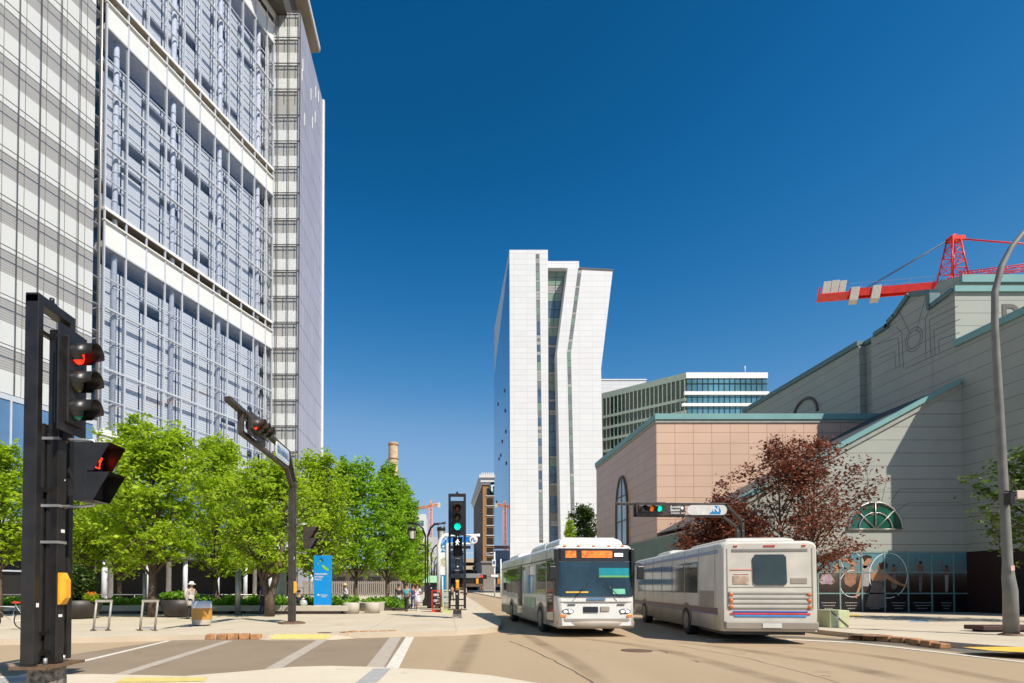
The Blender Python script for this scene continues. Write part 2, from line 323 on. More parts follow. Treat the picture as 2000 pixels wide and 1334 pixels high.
# dark gutter and white edge line at the mall kerb
gut = [gxy(x, y) for x, y in [(1430, 1243), (1560, 1247), (1640, 1252), (1740, 1260), (1860, 1272), (2000, 1288), (2120, 1304)]]
gut2 = [gxy(x, y) for x, y in [(2120, 1290), (2000, 1280), (1860, 1265), (1740, 1254), (1640, 1248), (1560, 1243), (1430, 1240)]]
sheet('gutter', gut + gut2, .004, M['gutter'], kind='structure')
lp = [(1380, 1249.5), (1560, 1250.5), (1665, 1255.5), (1760, 1266), (1880, 1280), (2000, 1294), (2160, 1315)]
sheet('painted_line', [gxy(x, y + 1.0) for x, y in lp] + [gxy(x, y - 1.0) for x, y in lp[::-1]], .010, M['paint'], kind='structure')
def crack(pts, wpx=1.0):
    b = MB(); g = [Vector((*gxy(x, y), .005)) for x, y in pts]; r = random.Random(len(pts) + int(pts[0][0]))
    fine = []
    for a, c in zip(g, g[1:]):
        for k in range(6): q = a.lerp(c, k / 6); fine.append(q + Vector((r.uniform(-.03, .03), r.uniform(-.03, .03), 0)))
    fine.append(g[-1]); vs = []
    for i, q in enumerate(fine):
        d = (fine[min(i + 1, len(fine) - 1)] - fine[max(i - 1, 0)]).normalized(); nn = Vector((-d.y, d.x, 0)) * wpx * r.uniform(.6, 1.3); vs += [q - nn, q + nn]
    b.add(vs, [(2 * i, 2 * i + 1, 2 * i + 3, 2 * i + 2) for i in range(len(fine) - 1)])
    b.build('pavement_crack', M['crack'], None, kind='structure')
crack([(995, 1252), (1030, 1266), (1075, 1287), (1115, 1307), (1160, 1336)], .012)
crack([(1240, 1250), (1330, 1262), (1460, 1286), (1600, 1323), (1660, 1340)], .008)
crack([(1240, 1272), (1290, 1270), (1305, 1276)], .012)
crack([(1350, 1290), (1368, 1294)], .014); crack([(1606, 1320), (1624, 1321)], .014); crack([(880, 1150), (930, 1180), (970, 1208)], .02)
for p, rx, lab in [((1243, 1271), .38, 'rusty iron manhole cover set in the road in front of the left bus'), ((1700, 1241), .55, 'brown iron manhole cover on the mall pavement above the granite kerb'), ((634, 1236), .22, 'small brown iron cover on the plaza pavement by the yellow tactile strip')]:
    z = 0.0 if p[1] > 1265 else PZ
    c = G(*p, z); t = thing('manhole_cover', lab, 'manhole cover', c)
    MB().lathe(c, [(0, .012), (rx * .86, .012), (rx * .9, .006), (rx * .9, 0)], 28).build('lid', M['iron'], t)
    MB().lathe(c, [(rx * .92, 0), (rx * .92, .009), (rx, .009), (rx, 0)], 28).build('rim', M['crack'], t)
def stone_kerb(pts, n, lab, z=PZ):
    g = [Vector((*gxy(x, y, 0), 0)) for x, y in pts]; L = sum((b - a).length for a, b in zip(g, g[1:])); t = thing('stone_kerb', lab, 'kerb', g[0]); r = random.Random(n)
    def along(d):
        for a, b in zip(g, g[1:]):
            l = (b - a).length
            if d <= l: return a.lerp(b, d / l), (b - a).normalized()
            d -= l
        return g[-1], (g[-1] - g[-2]).normalized()
    for k in range(n):
        a, d = along(L * k / n + .02); b, _ = along(L * (k + 1) / n - .02); nn = Vector((-d.y, d.x, 0)) * (1 if d.x > 0 else -1)
        h = min(1, (k + 1.3) / 2, (n - k + .3) / 1.5) * (z + r.uniform(.01, .035)); o1, o2 = r.uniform(-.03, .02), r.uniform(-.03, .02)
        MB().add([a + nn * (o1 - .03), b + nn * (o2 - .03), b + nn * .3, a + nn * .3, a + nn * o1 + Vector((0, 0, h)), b + nn * o2 + Vector((0, 0, h * .97)), b + nn * .26 + Vector((0, 0, h * 1.02)), a + nn * .26 + Vector((0, 0, h))],
                 [(3, 2, 1, 0), (4, 5, 6, 7), (0, 1, 5, 4), (1, 2, 6, 5), (2, 3, 7, 6), (3, 0, 4, 7)]).build('stone', M['granite'], t, bevel=.025)
stone_kerb([(378, 1249.3), (440, 1249.5), (510, 1249)], 6, 'row of rough red granite kerb stones left of the yellow tactile strip')
stone_kerb([(655, 1247), (700, 1243.5), (795, 1241)], 8, 'row of red granite kerb stones curving right of the yellow tactile strip')
stone_kerb([(1655, 1249), (1700, 1252), (1790, 1259), (1860, 1268)], 8, 'row of brown granite kerb stones along the mall corner')

# ------------------------------------------------------------------ the office tower on the left
UF = Vector((-.354, -.935, 0)).normalized(); NF = Vector((.935, -.354, 0)).normalized(); ZU = Vector((0, 0, 1))
t = thing('office_tower', 'tall white and glass office tower filling the left of the view behind the green trees', 'office tower', (-40, 60, 0))
M['gl'] = glass('atrium_glass', (.935, .95, .975), .09, .03, (.85, .90, 1.0)); M['gl2'] = glass('outer_skin_glass', (.975, .975, .965), .05, .05)
M['bl1'] = blinds('white_blinds', (.74, .74, .73), (.46, .48, .52), .30, .10)
M['bl2'] = blinds('pale_grey_blinds', (.50, .50, .50), (.38, .38, .38), .20, .06)
M['bluewall'] = mat('inner_blue_glazing', (.09, .15, .25), .12, 0, .3, .5, .8)
M['slab'] = mat('floor_slab_white', (.55, .57, .62), .6)
M['louvre'] = blinds('brown_louvre', (.30, .26, .22), (.12, .10, .085), .12, .05)
A0 = Vector((-27, 87, 0)) ; z3 = PL(523, 22, A0, NF).z; z2 = PL(523, 325, A0, NF).z; z1 = PL(523, 628, A0, NF).z; z0 = z1 - (z3 - z2)
def fb(s, o, s0, s1, d0, d1, za, zb): return s.obox(o, UF, NF, ZU, (s0, s1), (d0, d1), (za, zb))
mull = [0, 1.64] + [1.64 + 2.68 * k for k in range(1, 11)]; END = mull[-1]
inner = MB(); mu = MB(); tk = MB(); thn = MB()
rnd = random.Random(4)
for bi, (za, zb) in enumerate([(z0, z1), (z1, z2), (z2, z3)]):
    bl = MB(); sl_ = MB(); sp_ = MB(); lv = MB(); sill = MB(); s2 = MB(); H_ = zb - za; g0 = za + .35; g1 = zb - 3.95; mod = (g1 - g0) / 3
    fb(sill, A0, -.1, END + .1, -.1, .30, za, za + .35)                                        # white sill
    fb(lv, A0, -.1, END, -1.3, -1.2, zb - 1.05, zb); fb(lv, A0, -.1, END, -1.2, .2, zb - .06, zb - .003)      # recess with brown soffit
    fb(s2, A0, -.1, END + .12, -.05, .34, zb - 1.2, zb - 1.06)
    for a, b_ in zip(mull, mull[1:]): fb(MB(), A0, a + .03, b_ - .03, 0, .1, g1 + .1, zb - 1.2).build('spandrel_panel', M['offwhite'], t)
    fb(sl_, A0, 0, END, -2.6, -.1, g1 - .05, g1 + .6)
    for k in range(3):
        fb(tk, A0, 0, END, .0, .26, g0 + k * mod - .10, g0 + k * mod + .10) if k else None
        fb(thn, A0, 0, END, .0, .12, g0 + (k + .5) * mod - .05, g0 + (k + .5) * mod + .05)
        for h in (0, .5): 
            fb(sl_, A0, 0, END, -2.6, -.84, g0 + (k + h) * mod - .02, g0 + (k + h) * mod + .11)
            for a, b_ in zip(mull, mull[1:]):
                top = (k == 2 and h == .5)
                zl = g0 + (k + h) * mod + .13; zh = zl + mod / 2 - .16
                if top: zh = zl + (.5 if bi else 1.5)
                elif rnd.random() < (.12, .25, .38)[bi]: zh = zl + (zh - zl) * rnd.choice([.55, .7, .8])
                fb(bl, A0, a + .10, b_ - .10, -.82, -.78, zl, zh)
    fb(tk, A0, 0, END, 0, .26, g1 - .08, g1 + .10)
    bl.build('blinds', M['bl1'], t); sl_.build('floor_slabs', M['slab'], t); lv.build('louvre_band', M['louvre'], t); sill.build('sill', M['white'], t); s2.build('upper_sill', M['white'], t)
    for k in range(3):
        for a, b_ in zip(mull, mull[1:]):
            fb(MB(), A0, a + .09, b_ - .09, .02, .05, g0 + k * mod + .1, g0 + (k + 1) * mod - .1).build('window', M['gl'], t)
fb(inner, A0, -.2, END + .2, -2.8, -2.6, z0 - 2, z3 + 6)
for m_ in mull: fb(mu, A0, m_ - .08, m_ + .08, .05, .24, z0, z3)
inner.build('inner_facade', M['bluewall'], t)
mu.build('mullions', M['mull'], t); tk.build('transoms', M['mull'], t); thn.build('thin_transoms', M['mull'], t)
for k in range(4):
    c = A0 + UF * (2.9 + 7.95 * k) + NF * -.44; b = MB(); b.tube([c + ZU * (z0 - 18), c + ZU * z3], .30, 14)
    for q in range(int((z3 - z0) / 3.28)): b.lathe(c + ZU * (z0 + q * 3.28), [(.30, 0), (.34, .02), (.34, .2), (.30, .24)], 14)
    b.build('column', M['slab'], t)
zt = z3 + 6
b = MB(); fb(b, A0, -.3, END + .3, -.2, .3, z3, zt); b.build('upper_wall', M['offwhite'], t)
b = MB(); fb(b, A0, -.2, END + 14, -24, -2.81, 5.5, z3 + 5.8); b.build('tower_body', M['bluewall'], t)
# riser mast between the two facades
b = MB(); fb(b, A0, END + .12, END + 2.0, -2.0, -1.4, z0 - 18, zt); b.build('riser_back', M['louvre'], t)
b = MB()
for s_, d_ in ((.35, -.1), (.9, -.9), (1.35, -.5)): 
    c = A0 + UF * (END + s_) + NF * d_; b.tube([c, c + ZU * zt], .10, 8)
for k in range(34): z = 3 + k * 2.9; fb(b, A0, END + .3, END + 1.5, -.9, -.05, z, z + .12)
b.build('riser_pipes', M['galv'], t)
# louvre band and podium under the atrium
b = MB(); fb(b, A0, -.1, END + .2, -.3, .1, z0 - 2.2, z0 - .25); b.build('podium_louvre', M['bl1'], t)
b = MB(); fb(b, A0, -.1, END + 2, -.5, .28, z0 - .25, z0 - .003); fb(b, A0, -.1, END + 2, -.5, .25, z0 - 2.5, z0 - 2.2); b.build('podium_sill', M['white'], t)
b = MB(); fb(b, A0, -14, END + 2, -.6, .0, 5.6, z0 - 2.6); b.build('podium_glass', M['bluewall'], t)
b = MB(); fb(b, A0, -16, END + 4, -4, 2.5, 5.0, 5.5); b.build('podium_canopy', mat('canopy_grey', (.10, .10, .10), .6), t)
b = MB(); fb(b, A0, -16, END + 4, -4.2, -4, 0, 5.0); b.build('ground_floor_wall', M['dark'], t)
for k in range(9):
    c = A0 + UF * (-14 + 5.4 * k) + NF * 1.8; MB().tube([c, c + ZU * 5.0], .28, 12).build('ground_column', M['slab'], t)
# near wing with its double skin
B0 = Vector((-34.05, 54.3, 0)) - UF * .2; ZB = [38.6 + 4.15 * k for k in range(-5, 13)]
wc = [0, 1.99] + [1.99 + 1.8 * k for k in range(1, 14)]
bl = MB(); sl_ = MB(); fr = MB(); dk = MB()
for i, (a, b_) in enumerate(zip(ZB, ZB[1:])):
    fb(sl_, B0, 0, 26, -.615, -.58, a - .05, a + .03)
    fb(fr, B0, -.02, 26, .0, .05, a - .03, a + .03)
    if i < 10:
        for s0, s1 in zip(wc[:7], wc[1:7]): fb(MB(), B0, s0 + .035, s1 - .035, .0, .03, a + .05, b_ - .05).build('window', M['gl2'], t)
for s_ in wc: fb(fr, B0, s_ - .028, s_ + .028, .0, .06, ZB[0], ZB[-1])
for s0 in wc: fb(dk, B0, s0 + .88, s0 + .91, -.61, -.57, ZB[0], ZB[-1])
fb(bl, B0, 0, 26, -.70, -.62, ZB[0], ZB[-1])
M['bl3'] = None
m, n, l, bb = mk('double_skin_blinds'); g = n.new('ShaderNodeNewGeometry'); sep = n.new('ShaderNodeSeparateXYZ'); l.new(g.outputs['Position'], sep.inputs[0])
fz = math_n(n, l, 'FRACT', math_n(n, l, 'DIVIDE', math_n(n, l, 'SUBTRACT', sep.outputs[2], ZB[0]), 4.15)); up = math_n(n, l, 'GREATER_THAN', fz, .52)
st = math_n(n, l, 'MULTIPLY', lines(n, l, sep.outputs[2], .23, 0, .11), up)
mx = n.new('ShaderNodeMix'); mx.data_type = 'RGBA'; l.new(st, mx.inputs[0]); mx.inputs[7].default_value = (.34, .32, .31, 1)
m2 = n.new('ShaderNodeMix'); m2.data_type = 'RGBA'; l.new(up, m2.inputs[0]); m2.inputs[6].default_value = (.70, .71, .72, 1); m2.inputs[7].default_value = (.43, .43, .44, 1); l.new(m2.outputs[2], mx.inputs[6])
l.new(mx.outputs[2], bb.inputs['Base Color']); bb.inputs['Roughness'].default_value = .6; M['bl3'] = m
bl.build('wing_blinds', M['bl3'], t); sl_.build('wing_floor_slabs', M['slab'], t); fr.build('wing_frames', M['dline'], t); dk.build('wing_posts', M['louvre'], t)
b = MB(); fb(b, B0, 0, 30, -16, -.71, ZB[0], ZB[-1]); b.build('wing_body', M['offwhite'], t)
b = MB(); fb(b, B0, -.05, 30, -.4, .05, 7.6, ZB[0] - .5); b.build('wing_podium_glass', mat('podium_blue_glazing', (.10, .20, .36), .06, .0, .25, .2, .9), t)
b = MB(); fb(b, B0, -.08, 30, -.4, .12, ZB[0] - .5, ZB[0] - .05); fb(b, B0, -.08, .3, -.4, .1, 7.6, ZB[0] - .5)
for k in range(6): fb(b, B0, 3.4 + 4.2 * k, 3.55 + 4.2 * k, .05, .14, 7.6, ZB[0] - .5)
fb(b, B0, -.08, 30, -.4, .15, 7.0, 7.6); b.build('wing_podium_frame', M['mull'], t)
b = MB(); fb(b, B0, 0, 30, -12, -3, 0, 7.0); b.build('wing_ground_floor', M['dark'], t)
b = MB()
for k in range(5): fb(b, B0, .5 + 3.1 * k, .75 + 3.1 * k, -2.9, -2.7, 0, 6.9)
fb(b, B0, .5, 14, -2.9, -2.75, 3.0, 3.15); b.build('entrance_frame', M['mull'], t)
MB().box(-34.0, -33.5, 47.0, 47.05, 1.7, 2.2).build('entrance_sign', M['orange'], t)
# end tower: front face and receding side
XL = P(524, 400, 87).x; XR = -22.7; zc = [P(552, 23 + 50.55 * k, 87).z for k in range(0, 22)]
cw = [XL + (XR - XL) * q for q in (0, .29, .64, 1)]
fr = MB(); blu = MB(); bld = MB(); sl_ = MB(); pst = MB()
for k, z in enumerate(zc):
    fr.box(XL, XR + .05, 86.9, 86.99, z - .06, z + .06)
    if k + 1 < len(zc):
        zz = zc[k + 1]; hgt = z - zz; mid = zz + hgt * .5
        sl_.box(XL, XR - .1, 87.24, 87.31, z - .05, z + .05)
        if k == 3: blu.box(XL + .05, XR - .1, 87.35, 87.7, zz + .1, z - .1)
        else: blu.box(XL + .05, XR - .1, 87.35, 87.7, mid, z - .1); bld.box(XL + .05, XR - .1, 87.32, 87.7, zz + .08, mid - .003)
        for a in range(3):
            x_ = (cw[a] + cw[a + 1]) / 2; pst.box(x_ - .04, x_ + .04, 87.28, 87.31, mid, z - .1)
            if k < 18: MB().box(cw[a] + .05, cw[a + 1] - .05, 86.93, 86.96, zz + .06, z - .06).build('window', M['gl2'], t)
for x_ in cw: fr.box(x_ - .05, x_ + .05, 86.9, 86.99, 0, zc[0])
fr.build('end_frames', M['dline'], t); sl_.build('end_floor_slabs', M['slab'], t); pst.build('end_posts', M['dline'], t)
blu.build('end_grey_blinds', M['bl2'], t); bld.build('end_white_blinds', mat('white_roller_blind', (.78, .79, .80), .6), t)
MB().box(XL - .35, XL - .02, 86.2, 87.5, 0, z3 + 2).build('corner_post', M['white'], t)
FB = 4.0; 
sm = panels('side_glass_panels', (.40, .40, .46), (.13, .12, .13), (zc[0] - zc[10]) / 10, zc[10] - .05, .12, (0, 1), 2.1, 0, .05, .35, .05, .7, 0, .10)
MB().box(XR - .3, XR, 87.0, 103.4, 0, zc[0] - .1).build('side_facade', sm, t)
MB().box(XR - .28, XR + .25, 103.4, 103.9, 0, P(627, 195, 103.5).z).build('side_edge_fin', M['white'], t)
MB().box(-42, XR - .31, 87.71, 103.3, 5.5, zc[0] - .2).build('end_tower_body', M['bluewall'], t)
b = MB(); r_ = random.Random(9)
for k in range(8):
    y = 88 + r_.random() * 13; z = zc[0] - 2 - r_.random() * 16; b.box(XR, XR + .06, y, y + .12, z, z + 2.0)
b.build('open_vents', M['white'], t)
zs = P(603, 103, 100).z + 1.0; xs = P(624, 100, 0.001 + (zs - CH) / (ray(624, 103).z) * ray(624, 103).y).x; ys = G(624, 103, zs).y
MB().box(-60, xs, 60, ys, zs, zs + .35).build('roof_canopy', mat('canopy_soffit', (.34, .29, .22), .7, 0, .1, .3), t)
MB().box(-60, xs + .12, 59.8, ys + .1, zs + .352, zs + 1.2).build('roof_edge', M['offwhite'], t)
MB().box(-50, XR - 2.2, 80, 100, zc[0] - .2, zs).build('roof_plant', M['dline'], t)

# ------------------------------------------------------------------ the shopping mall on the right
XM = 30.5; YG = 33.0; YP = 39.4; XPK = 14.9
mall = thing('shopping_mall', 'shopping mall of pink and grey panels with teal roof edges right of the buses', 'shopping mall', (24, 40, 0))
cg = (.345, .36, .315)
M['mg_f'] = panels('grey_panels_front', cg, (.13, .12, .10), .77, .25, .03, (1, 0), 0, 0, .03)
M['mg_s'] = panels('grey_panels_side', cg, (.15, .145, .13), .77, .25, .03, (0, 1), 0, 0, .03)
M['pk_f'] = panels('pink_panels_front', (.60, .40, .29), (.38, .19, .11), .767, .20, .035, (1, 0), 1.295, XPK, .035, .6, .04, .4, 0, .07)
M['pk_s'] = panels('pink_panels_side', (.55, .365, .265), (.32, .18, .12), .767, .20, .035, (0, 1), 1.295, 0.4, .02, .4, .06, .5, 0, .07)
M['teal'] = mat('teal_metal_trim', (.17, .34, .33), .5, 0, .08, 1)
M['tealg'] = mat('grey_under_trim', (.30, .31, .27), .6)
M['green'] = mat('grey_green_base_wall', (.16, .22, .185), .6, 0, .1, 1)
M['relief'] = mat('dark_relief_line', (.12, .115, .10), .8)  # dark colour of the wall joints, ornament lines and raised letter
zp = P(1285, 812, YP).z
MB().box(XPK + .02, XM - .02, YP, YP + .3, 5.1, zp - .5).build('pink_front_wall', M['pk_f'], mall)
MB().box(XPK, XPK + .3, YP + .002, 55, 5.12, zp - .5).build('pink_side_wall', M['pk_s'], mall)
MB().box(XPK + .3, XM, YP + .3, 55, 0, zp - .55).build('hall_body', M['green'], mall)
b = MB().box(XPK - .12, XM, YP - .14, YP + .3, zp - .28, zp + .12).box(XPK - .12, XPK + .3, YP + .302, 55.1, zp - .28, zp + .12); b.build('pink_wall_coping', M['teal'], mall)
MB().box(XPK - .06, XM, YP - .07, YP + .2, zp - .5, zp - .282).box(XPK - .06, XPK + .2, YP + .202, 55.05, zp - .5, zp - .282).build('coping_band', M['tealg'], mall)
MB().box(XPK - .02, XPK + .25, YG + .2, 55, 0, 5.098).build('green_base_wall', M['green'], mall)
MB().box(XPK - .04, XPK + .25, YG, 55, 5.0, 5.12).build('green_base_cap', M['tealg'], mall)
# arched window in the pink side wall
o1 = PX(1208, 1147, XPK); o2 = PX(1228, 1147, XPK); yw0, yw1 = o2.y, PX(1206, 1147, XPK).y; zt_ = PX(1217, 930, XPK).z; r_ = abs(yw1 - yw0) / 2; ym = (yw0 + yw1) / 2
pts = [(ym + r_ * math.cos(a), zt_ - r_ * 2.2 + r_ * 2.2 * math.sin(a)) for a in [math.pi * i / 16 for i in range(17)]]
pts = [(yw1, 2.5)] + pts + [(yw0, 2.5)]
arch = MB().prism([(XPK - .05, y, z) for y, z in pts], (.04, 0, 0)).build('arched_window', mat('pale_reflecting_glass', (.38, .42, .46), .08, 0, .25, .4, .9), mall)
fr = MB(); fr.tube([(XPK - .08, y, z) for y, z in pts], .10, 6); fr.build('arch_frame', M['dline'], arch)
fr = MB(); fr.box(XPK - .1, XPK - .052, ym - .05, ym + .05, 2.5, zt_)
for z in np.arange(3, zt_ - 1, 2.05): fr.box(XPK - .1, XPK - .054, yw0, yw1, z, z + .09)
fr.build('glazing_bars', M['dline'], arch)
# raked gable wall
ztop = P(1880, 757, YG).z; zlo = 5.0
def rake(x): return zlo + (ztop - zlo) * (x - XPK) / (XM - XPK)
zb1 = P(1700, 1078, YG).z
ax = P(1708, 1034, YG); ar = 1.58
def arc(cx, cz, r, a0, a1, n, y): return [Vector((cx + r * math.cos(a0 + (a1 - a0) * i / n), y, cz + r * math.sin(a0 + (a1 - a0) * i / n))) for i in range(n + 1)]
pts = [Vector((XPK, YG, zb1)), Vector((XM, YG, zb1)), Vector((XM, YG, ztop)), Vector((XPK, YG, zlo))]
MB().prism(pts, (0, .3, 0)).build('gable_wall', M['mg_f'], mall)
du = Vector((XM - XPK, 0, ztop - zlo)).normalized(); dn = Vector((-du.z, 0, du.x)); LL = Vector((XM - XPK, 0, ztop - zlo)).length
MB().obox((XPK, YG, zlo), du, (0, 1, 0), dn, (-.3, LL), (-.22, .3), (.28, .52)).build('gable_coping', M['teal'], mall)
MB().obox((XPK, YG, zlo), du, (0, 1, 0), dn, (-.2, LL), (-.10, .3), (-.02, .278)).build('gable_coping_band', M['tealg'], mall)
MB().prism([(XPK, YG + .32, zlo + .3), (XM, YG + .32, ztop + .3), (XM, YG + .32, ztop + .38), (XPK, YG + .32, zlo + .38)], (0, YP - YG - .33, 0)).build('lean_to_roof', mat('dark_roof_membrane', (.07, .075, .08), .7), mall)
aw = MB().prism([Vector((ax.x, YG - .06, ax.z))] + arc(ax.x, ax.z, ar, 0, math.pi, 24, YG - .06), (0, .05, 0)).build('fan_window', mat('green_tinted_glass', (.012, .10, .06), .08, 0, .4, 1.5, .9), mall)
fr = MB(); fr.tube(arc(ax.x, ax.z, ar, 0, math.pi, 24, YG - .1), .06, 6); fr.tube(arc(ax.x, ax.z, ar * .62, 0, math.pi, 16, YG - .1), .035, 6)
for a in (0, 45, 90, 135, 180): q = math.radians(a); fr.tube([(ax.x + ar * .0 * math.cos(q), YG - .1, ax.z), (ax.x + ar * math.cos(q), YG - .1, ax.z + ar * math.sin(q))], .035, 6)
fr.build('fan_window_frame', M['galv'], aw)
rl = MB()
def seg(pts, w=.03, y=YG - .004):
    for a, c in zip(pts, pts[1:]):
        a = P(*a, YG); c = P(*c, YG); d = (c - a).normalized(); nn = Vector((-d.z, 0, d.x)); rl.obox((a.x, y, a.z), d, (0, 1, 0), nn, (0, (c - a).length), (-.002, .002), (-w / 2, w / 2))
seg([(1693, 904), (1696, 978)]); seg([(1659, 930), (1673, 960), (1690, 985)]); seg([(1735, 988), (1757, 955), (1900, 955)]); seg([(1748, 1000), (1775, 982), (1880, 982)]); seg([(1722, 980), (1733, 930)])
rl.build('gable_relief_lines', M['relief'], mall)
# window wall with a printed film of dancers under the gable
WX0 = P(1480, 1147, YG).x; WX1 = P(1902, 1147, YG).x; zb0 = P(1750, 1200, YG).z
zr = [P(1750, y, YG).z for y in (1198, 1159, 1118, 1079)]
cols = [P(x, 1147, YG).x for x in (1462, 1507, 1552, 1597, 1640, 1683, 1727, 1773, 1819, 1862, 1900)]
MB().box(XPK, XM + .0, YG + .08, YG + .28, 0, zb1).build('base_wall', M['green'], mall)
# painted picture on the film: teal sky fading to dark ground, with figures
m, n, l, bb = mk('film_picture'); g = n.new('ShaderNodeNewGeometry'); sep = n.new('ShaderNodeSeparateXYZ'); l.new(g.outputs['Position'], sep.inputs[0])
nz = n.new('ShaderNodeTexNoise'); nz.inputs['Scale'].default_value = 2.2; nz.inputs['Detail'].default_value = 5; l.new(g.outputs['Position'], nz.inputs['Vector'])
v = math_n(n, l, 'DIVIDE', math_n(n, l, 'SUBTRACT', math_n(n, l, 'ADD', sep.outputs[2], math_n(n, l, 'MULTIPLY', nz.outputs['Fac'], .35)), zr[0]), zr[3] - zr[0])
rp = n.new('ShaderNodeValToRGB'); l.new(v, rp.inputs[0]); e = rp.color_ramp.elements; e[0].position = .33; e[0].color = (.010, .007, .006, 1); e[1].position = 1.0; e[1].color = (.10, .25, .29, 1)
for p_, c_ in ((.52, (.05, .028, .018)), (.66, (.09, .07, .05)), (.74, (.14, .20, .20))): q = e.new(p_); q.color = (*c_, 1)
l.new(rp.outputs[0], bb.inputs['Base Color']); bb.inputs['Roughness'].default_value = .25
film = m
for a, c in zip(cols, cols[1:]):
    for za, zb in zip(zr, zr[1:]): MB().box(a + .03, c - .03, YG - .02, YG + .02, za + .03, zb - .03).build('film_window', film, mall)
b = MB()
for x in cols: b.box(x - .04, x + .04, YG - .05, YG + .05, zr[0] - .08, zr[3] + .06)
for z in zr: b.box(cols[0], cols[-1], YG - .045, YG + .045, z - .035, z + .035)
b.build('window_frames', mat('teal_window_frame', (.18, .28, .27), .5), mall)
def fig(px, py0, py1, wpx, cskin, ccloth, arms, skirt, nm):
    """flat printed figure on the film: head, torso, skirt or legs, arms given as pixel polylines"""
    y = YG - .024; b = MB(); h = py1 - py0
    def q(x, yy, dy=0): v = P(x, yy, YG); return Vector((v.x, y - dy, v.z))
    b.prism([q(px + wpx * .17 * math.cos(a), py0 + h * .07 + h * .07 * math.sin(a)) for a in [i * math.pi / 6 for i in range(12)]], (0, -.003, 0))
    b.prism([q(px - wpx * .10, py0 + h * .12), q(px + wpx * .10, py0 + h * .12), q(px + wpx * .32, py0 + h * .19), q(px + wpx * .22, py0 + h * .42), q(px - wpx * .22, py0 + h * .42), q(px - wpx * .32, py0 + h * .19)], (0, -.003, 0))
    for a in arms:
        for (x1, y1), (x2, y2) in zip(a, a[1:]):
            s_, e_ = q(x1, y1, .004), q(x2, y2, .004); d = (e_ - s_).normalized(); nn = Vector((-d.z, 0, d.x)) * wpx * .0016; b.prism([s_ - nn, s_ + nn, e_ + nn * .7, e_ - nn * .7], (0, -.003, 0))
    b.build('printed_dancer', cskin, mall)
    c = MB(); wd = .40 if skirt else .16
    c.prism([q(px - wpx * .2, py0 + h * .36, .006), q(px + wpx * .2, py0 + h * .36, .006), q(px + wpx * wd, py1 - h * .1, .006), q(px, py1, .006), q(px - wpx * wd, py1 - h * .08, .006)], (0, -.003, 0))
    if not skirt: pass
    c.build('printed_costume', ccloth, mall)
    hh = MB().prism([q(px + wpx * .19 * math.cos(a), py0 + h * .045 + h * .05 * math.sin(a), .005) for a in [i * math.pi / 6 for i in range(12)]], (0, -.003, 0)); hh.build('printed_hair', M['film_hair'], mall)
M['film_hair'] = mat('printed_hair_brown', (.04, .02, .012), .4); sk = mat('printed_skin', (.42, .20, .10), .4); skd = mat('printed_skin_dark', (.20, .10, .06), .4)
cl1 = mat('printed_white_cloth', (.34, .32, .30), .4); cl2 = mat('printed_pale_skirt', (.13, .11, .10), .4, 0, .3, 6); cl3 = mat('printed_peach_skirt', (.30, .16, .10), .4, 0, .3, 6)
def trace(pts, m_, nm, dy=.024):
    y = YG - dy; vs = [P(1580 + a / 5.882, 1060 + c / 5.882, YG) for a, c in pts]; MB().prism([Vector((v.x, y, v.z)) for v in vs], (0, -.003, 0)).build(nm, m_, mall)
trace([(640, 180), (700, 180), (712, 215), (695, 240), (672, 245), (672, 275), (640, 300), (610, 280), (628, 240)], sk, 'printed_face')
trace([(615, 150), (660, 138), (715, 155), (716, 180), (670, 175), (640, 215), (622, 225), (612, 185)], M['film_hair'], 'printed_hair', .030)
trace([(625, 262), (672, 262), (720, 300), (735, 330), (700, 430), (680, 500), (605, 500), (600, 420), (598, 300)], cl1, 'printed_costume')
trace([(598, 300), (635, 330), (625, 420), (590, 520), (560, 590), (545, 640), (525, 632), (540, 570), (565, 500), (580, 420)], sk, 'printed_arm', .034)
trace([(800, 235), (860, 215), (905, 245), (895, 300), (850, 290), (845, 310), (810, 300), (795, 265)], M['film_hair'], 'printed_hair', .038)
trace([(785, 262), (812, 235), (835, 250), (838, 300), (880, 340), (905, 365), (880, 430), (835, 440), (720, 440), (705, 400), (712, 340), (760, 320), (800, 305)], sk, 'printed_back', .036)
trace([(880, 345), (960, 410), (1040, 460), (1115, 490), (1125, 510), (1090, 505), (1010, 480), (930, 440), (870, 400)], sk, 'printed_arm', .040)
trace([(722, 436), (832, 436), (850, 520), (878, 620), (886, 740), (800, 750), (700, 745), (640, 735), (665, 640), (700, 540)], cl2, 'printed_skirt', .042)
fig(1797, 1096, 1158, 18, skd, cl2, [[(1792, 1108), (1787, 1098), (1790, 1089)]], False, 'c')
fig(1848, 1104, 1158, 17, skd, cl1, [[(1842, 1115), (1838, 1105), (1840, 1095)]], False, 'd')
fig(1745, 1102, 1152, 15, skd, cl2, [[(1748, 1112), (1756, 1104), (1754, 1097)]], True, 'e')
trace([(300, 160), (360, 165), (470, 190), (535, 235), (535, 275), (500, 262), (440, 230), (360, 205), (300, 190)], sk, 'printed_arm')
trace([(475, 262), (505, 262), (515, 290), (540, 330), (540, 400), (530, 470), (470, 510), (415, 480), (395, 420), (420, 350), (470, 300)], cl3, 'printed_costume', .030)
trace([(300, 240), (325, 240), (330, 290), (345, 330), (320, 360), (290, 355), (285, 300)], sk, 'printed_dancer', .026)
lil = mat('printed_lilac_skirt', (.36, .27, .30), .4, 0, .3, 6)
trace([(150, 368), (240, 362), (270, 400), (295, 450), (255, 480), (200, 470), (140, 478), (110, 440)], lil, 'printed_skirt', .028)
